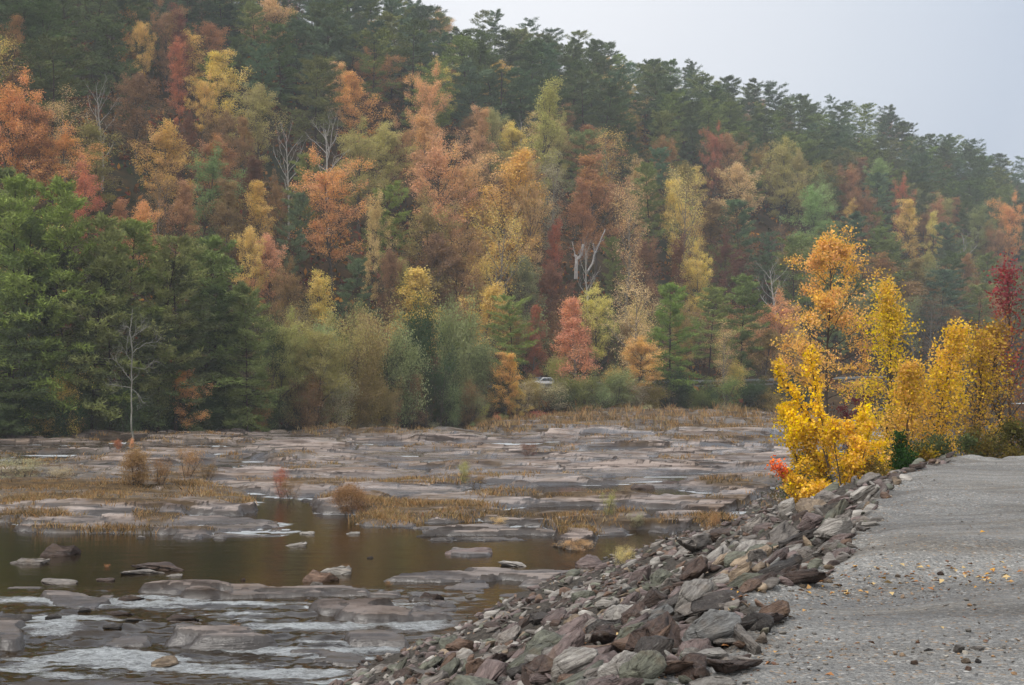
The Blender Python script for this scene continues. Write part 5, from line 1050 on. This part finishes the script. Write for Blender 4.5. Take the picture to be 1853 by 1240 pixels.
# boulders standing in the river: x, waterline y, width px, height px, mesh, colour, label, landmark
RV = [(102, 1008, 88, 30, 3, 'dark brown', 'dark wedge-shaped boulder in the still water at far left'), (50, 1023, 84, 12, 6, 'grey', 'low flat grey stone in front of the dark wedge boulder'), (103, 1058, 88, 13, 0, 'grey', 'low domed grey stone just above the rapids at left'), (188, 1053, 48, 9, 0, 'dark brown', 'small low stone right of the domed grey stone'),
 (283, 1033, 120, 14, 6, 'dark brown', 'long low dark stone in the open left pool'), (250, 1041, 90, 8, 6, 'grey', 'flat grey stone touching the long low dark one'), (316, 1045, 34, 5, 6, 'pale grey', 'tiny pale flat stone in front of the long low dark one'), (575, 1055, 78, 28, 3, 'rust-brown', 'big brown boulder in the middle of the pool'), (605, 1042, 80, 15, 6, 'pale grey', 'flat pale slab behind the big brown boulder'), (572, 1062, 28, 12, 12, 'grey', 'little grey stone at the foot of the big brown boulder'),
 (776, 1091, 58, 22, 3, 'dark brown', 'pointed brown boulder near the stone bank'), (850, 1006, 102, 20, 0, 'purple-grey', 'long humped boulder with a pale top in mid pool'), (930, 1027, 74, 9, 6, 'pale grey', 'flat pale slab right of the humped boulder'), (555, 968, 36, 9, 0, 'pale grey', 'small pale wedge stone in the upper pool'), (535, 990, 52, 6, 6, 'pale grey', 'thin pale slab barely above the upper pool'), (773, 973, 42, 6, 6, 'charcoal', 'thin black stone below the white riffle'),
 (1068, 1028, 64, 28, 4, 'purple-grey', 'rounded purple boulder where the pool meets the stone bank'), (1035, 993, 86, 18, 1, 'charcoal', 'dark flat-topped block crowned with straw grass'), (1065, 1040, 50, 12, 8, 'grey', 'low grey stone under the rounded purple boulder'), (440, 1052, 14, 6, 7, 'dark brown', 'tiny dark stone alone in the left pool'), (852, 1085, 24, 8, 4, 'grey', 'small grey stone right of the pointed brown boulder'), (670, 1012, 18, 5, 7, 'charcoal', 'tiny dark stone in the centre of the pool'), (255, 976, 20, 7, 7, 'grey', 'small round stone under the grassy island edge'), (1003, 972, 14, 4, 7, 'pale grey', 'small white stone in the channel'),
 (1165, 886, 50, 14, 0, 'dark brown', 'dark smooth boulder at the far pool edge, left one'), (1205, 882, 70, 18, 0, 'dark brown', 'dark domed boulder at the far pool edge, larger right one'), (1280, 884, 60, 14, 8, 'grey', 'grey domed rock right of the far pool'), (297, 1186, 58, 17, 4, 'tan', 'leaf-covered tan rock below the rapids'), (235, 1090, 60, 12, 8, 'dark brown', 'dark stone at the lip of the rapids'), (20, 1125, 80, 22, 0, 'charcoal', 'black wet boulder at the left edge of the rapids'),
 (95, 1120, 40, 12, 7, 'charcoal', 'small black boulder splashed by the falling water'), (215, 1112, 60, 10, 8, 'dark brown', 'dark wet stone in mid rapids'), (200, 1136, 50, 11, 0, 'charcoal', 'black wet stone below the little fall'), (150, 1108, 34, 9, 7, 'charcoal', 'round black stone behind the little fall'), (330, 1122, 70, 12, 8, 'dark brown', 'brown streaked stone in the right rapids'), (240, 1127, 44, 8, 7, 'charcoal', 'low black stone between white streams'), (640, 968, 30, 5, 6, 'pale grey', 'tiny pale sliver of rock in the upper pool'), (660, 893, 40, 14, 4, 'charcoal', 'black stone right of the tawny bush')]
for x, y, w, hp, mi, c, lb in RV:
    X, Y = gp(x, y, -.02); me, nm, dm = ROCKS_HI[mi]; W_ = w*Y/F; hz = hp*Y/F
    o = ob('boulder', me); wl = float(wlevel(np.array([X]), np.array([Y]))[0])
    yaw = rng.normal(0, .2)+(math.pi if rng.random() < .4 else 0); o.location = (X, Y+W_*.15, wl*.8); o.rotation_euler = (rng.normal(0, .05), rng.normal(0, .06), yaw)
    o.scale = (W_*1.05, W_*.85, 2*hz/dm[2]*.82); o.color = (*(lin(RC[c])*(.75 if y > 1085 else .95)), 1); tag(o, lb, 'boulder', 'boulders standing in the river')
# ------------------------------------------------------------------ haze
m = NT('haze_material')
vol = m.n('ShaderNodeVolumePrincipled', {'Color': (.88, .93, 1.0, 1), 'Density': .0005, 'Anisotropy': .2})
m.t.links.new(vol.outputs[0], m.out.inputs['Volume'])
hx, z0, z1 = 650, -4, 145
V = np.array([(x, y, z) for z in (z0, z1) for x, y in ((-hx, -hx), (hx, -hx), (hx, hx), (-hx, hx))], float)
Fh = np.array([[3, 2, 1, 0], [4, 5, 6, 7], [0, 1, 5, 4], [1, 2, 6, 5], [2, 3, 7, 6], [3, 0, 4, 7]])
ob('haze', mesh('haze', V, [Fh], None, False, [m.m]), kind='stuff')
# ------------------------------------------------------------------ labels
ORD = ['first', 'second', 'third', 'fourth', 'fifth', 'sixth', 'seventh', 'eighth', 'ninth', 'tenth', 'eleventh', 'twelfth']
def labeler(items, descf, groupf, prefer_far=90):
    marks = [i for i in items if i.get('mark')]
    for i in items:
        if i.get('label'): tag(i['o'], i['label'], i['cat'], i.get('group') or groupf(i))
    todo = [i for i in items if not i.get('label')]
    used = {}
    for i in todo:
        m = min(marks, key=lambda k: math.hypot(k['x']-i['x'], (k['y']-i['y'])*1.2)) if marks else None
        dx, dy = i['x']-m['x'], i['y']-m['y']; n = math.hypot(dx, dy)
        if abs(dx) > 1.8*abs(dy): rel = 'right of' if dx > 0 else 'left of'
        elif abs(dy) > 1.8*abs(dx): rel = 'below' if dy > 0 else 'above'
        else: rel = ('lower right of' if dx > 0 else 'lower left of') if dy > 0 else ('upper right of' if dx > 0 else 'upper left of')
        used.setdefault((descf(i), rel, m['mark']), []).append((n, i))
    for (d, rel, mk), L in used.items():
        L.sort(key=lambda q: q[0])
        for k, (n, i) in enumerate(L):
            o_ = '' if len(L) == 1 else (ORD[k] if k < 12 else 'outlying')
            pre = '' if o_ == '' else ('nearest ' if k == 0 else o_+' ')
            tag(i['o'], (pre+d+' to the '+rel+' '+mk) if rel not in ('above', 'below') else (pre+d+' '+rel+' '+mk), i['cat'], groupf(i))
def tdesc(i):
    w = COLS[i['col']][0]; k = i['kind']
    if i['cat'] == 'pine': return w+({'toppine': ' flat-topped pine', 'dense': ' full-boughed pine', 'pine': ' pine'}[k])
    if i['cat'] == 'bare tree': return 'leafless grey tree'
    if i['cat'] == 'shrub': return w+(' twiggy bush' if k == 'twiggy' else ' leafy bush')
    return w+{'full': ' round-crowned tree', 'tall': ' narrow tree', 'thin': ' thin-leaved tree', 'cone': ' cone-shaped tree'}[k]
def tgroup(i): return {'pine': 'pines on the hillside', 'bare tree': 'leafless trees on the hillside', 'broadleaf tree': 'autumn trees on the hillside', 'shrub': 'bushes along the river'}[i['cat']]
# far pines and trees beyond the 295 that show largest become one mass each
def prune(cat, limit, name, label):
    L = sorted([p for p in PLANTS if p['cat'] == cat and not p['label']], key=lambda p: -p['H']*p['W']/p['d']**2)
    keep = limit-sum(1 for p in PLANTS if p['cat'] == cat and p['label']); over = L[keep:]
    if not over: return
    Vb, Fb, Tb, Vl, Fl, Al, b, bl = [], [], [], [], [], [], 0, 0
    for p in over:
        e = p['o']; M = np.array(Matrix.LocRotScale(e.location, e.rotation_euler, e.scale))
        for ch in list(e.children):
            me = ch.data; nv = len(me.vertices); co = np.empty(nv*3, np.float32); me.vertices.foreach_get('co', co); co = co.reshape(-1, 3)@M[:3, :3].T+M[:3, 3]
            li = np.empty(len(me.loops), np.int32); me.loops.foreach_get('vertex_index', li)
            if ch.name.startswith('crown'):
                nf = len(me.polygons); k = len(li)//nf; f = li.reshape(nf, k)
                sel = np.arange(nf) % 2 == 0; f = f[sel]; nf = len(f)
                used = co[f.ravel()].reshape(nf, k, 3); cen = used.mean(1, keepdims=True); used = cen+(used-cen)*1.3
                w = np.empty(len(me.polygons), np.float32); me.attributes['w'].data.foreach_get('value', w); w = w[sel]
                Vl.append(used.reshape(-1, 3)); Fl.append(np.arange(nf*k).reshape(nf, k)+bl); bl += nf*k; Al.append(np.append(np.array(ch.color[:3]), 1)[None]*(.55+.85*w[:, None]))
            bpy.data.objects.remove(ch)
        bpy.data.objects.remove(e); PLANTS.remove(p)
    m = NT('far_forest_material'); mm = m.done(m.n('ShaderNodeBsdfDiffuse', {'Color': m.attr('tint', 'Color')}).outputs[0])
    order = sorted(range(len(Fl)), key=lambda i: Fl[i].shape[1])
    tri = [Fl[i] for i in order if Fl[i].shape[1] == 3]; qd = [Fl[i] for i in order if Fl[i].shape[1] == 4]
    A = np.concatenate([Al[i] for i in order]); A[:, 3] = 1
    Fs = ([np.concatenate(tri)] if tri else [])+([np.concatenate(qd)] if qd else [])
    tag(ob(name, mesh(name, np.concatenate(Vl), Fs, {'tint': ('FACE', 'FLOAT_COLOR', A)}, False, [mm]), kind='stuff'), label, 'forest'); print(name, len(over), len(A))
prune('pine', 290, 'far_pine_forest', 'mass of distant pines farthest up the misty slope')
prune('broadleaf tree', 280, 'far_autumn_forest', 'mass of distant autumn trees between the far pines')
labeler([p for p in PLANTS if p['cat'] != 'shrub'], tdesc, tgroup)
sh = [p for p in PLANTS if p['cat'] == 'shrub']
SM = {'slim salmon-red': 'the slim salmon sapling', 'small lime-green': 'the lime-green plant', 'low pinkish-red': 'the pinkish-red bush', 'tiny yellow sapling': 'the tiny yellow sapling', 'yellow-leaved sapling': 'the yellow-leaved sapling', 'golden bush hanging': 'the golden bush', 'golden-yellow bush': 'the golden-yellow bush', 'yellow-green bush': 'the bush by the white car', 'little crimson': 'the little crimson sprout'}
for p in sh:
    for k, v in SM.items():
        if p['label'] and p['label'].startswith(k): p['mark'] = v
labeler(sh, tdesc, tgroup)
def rdesc(i):
    c, n = i['desc']; return ('large ' if i['w'] > 62 else 'small ' if i['w'] < 34 else '')+c+' '+n
labeler([s_ for s_ in STONES if s_['cat'] == 'rock'], rdesc, lambda i: 'stones of the rip-rap bank')
labeler([dict(s_, mark=s_['label']) for s_ in STONES if s_['cat'] == 'stone'], rdesc, lambda i: 'stones lying on the gravel')
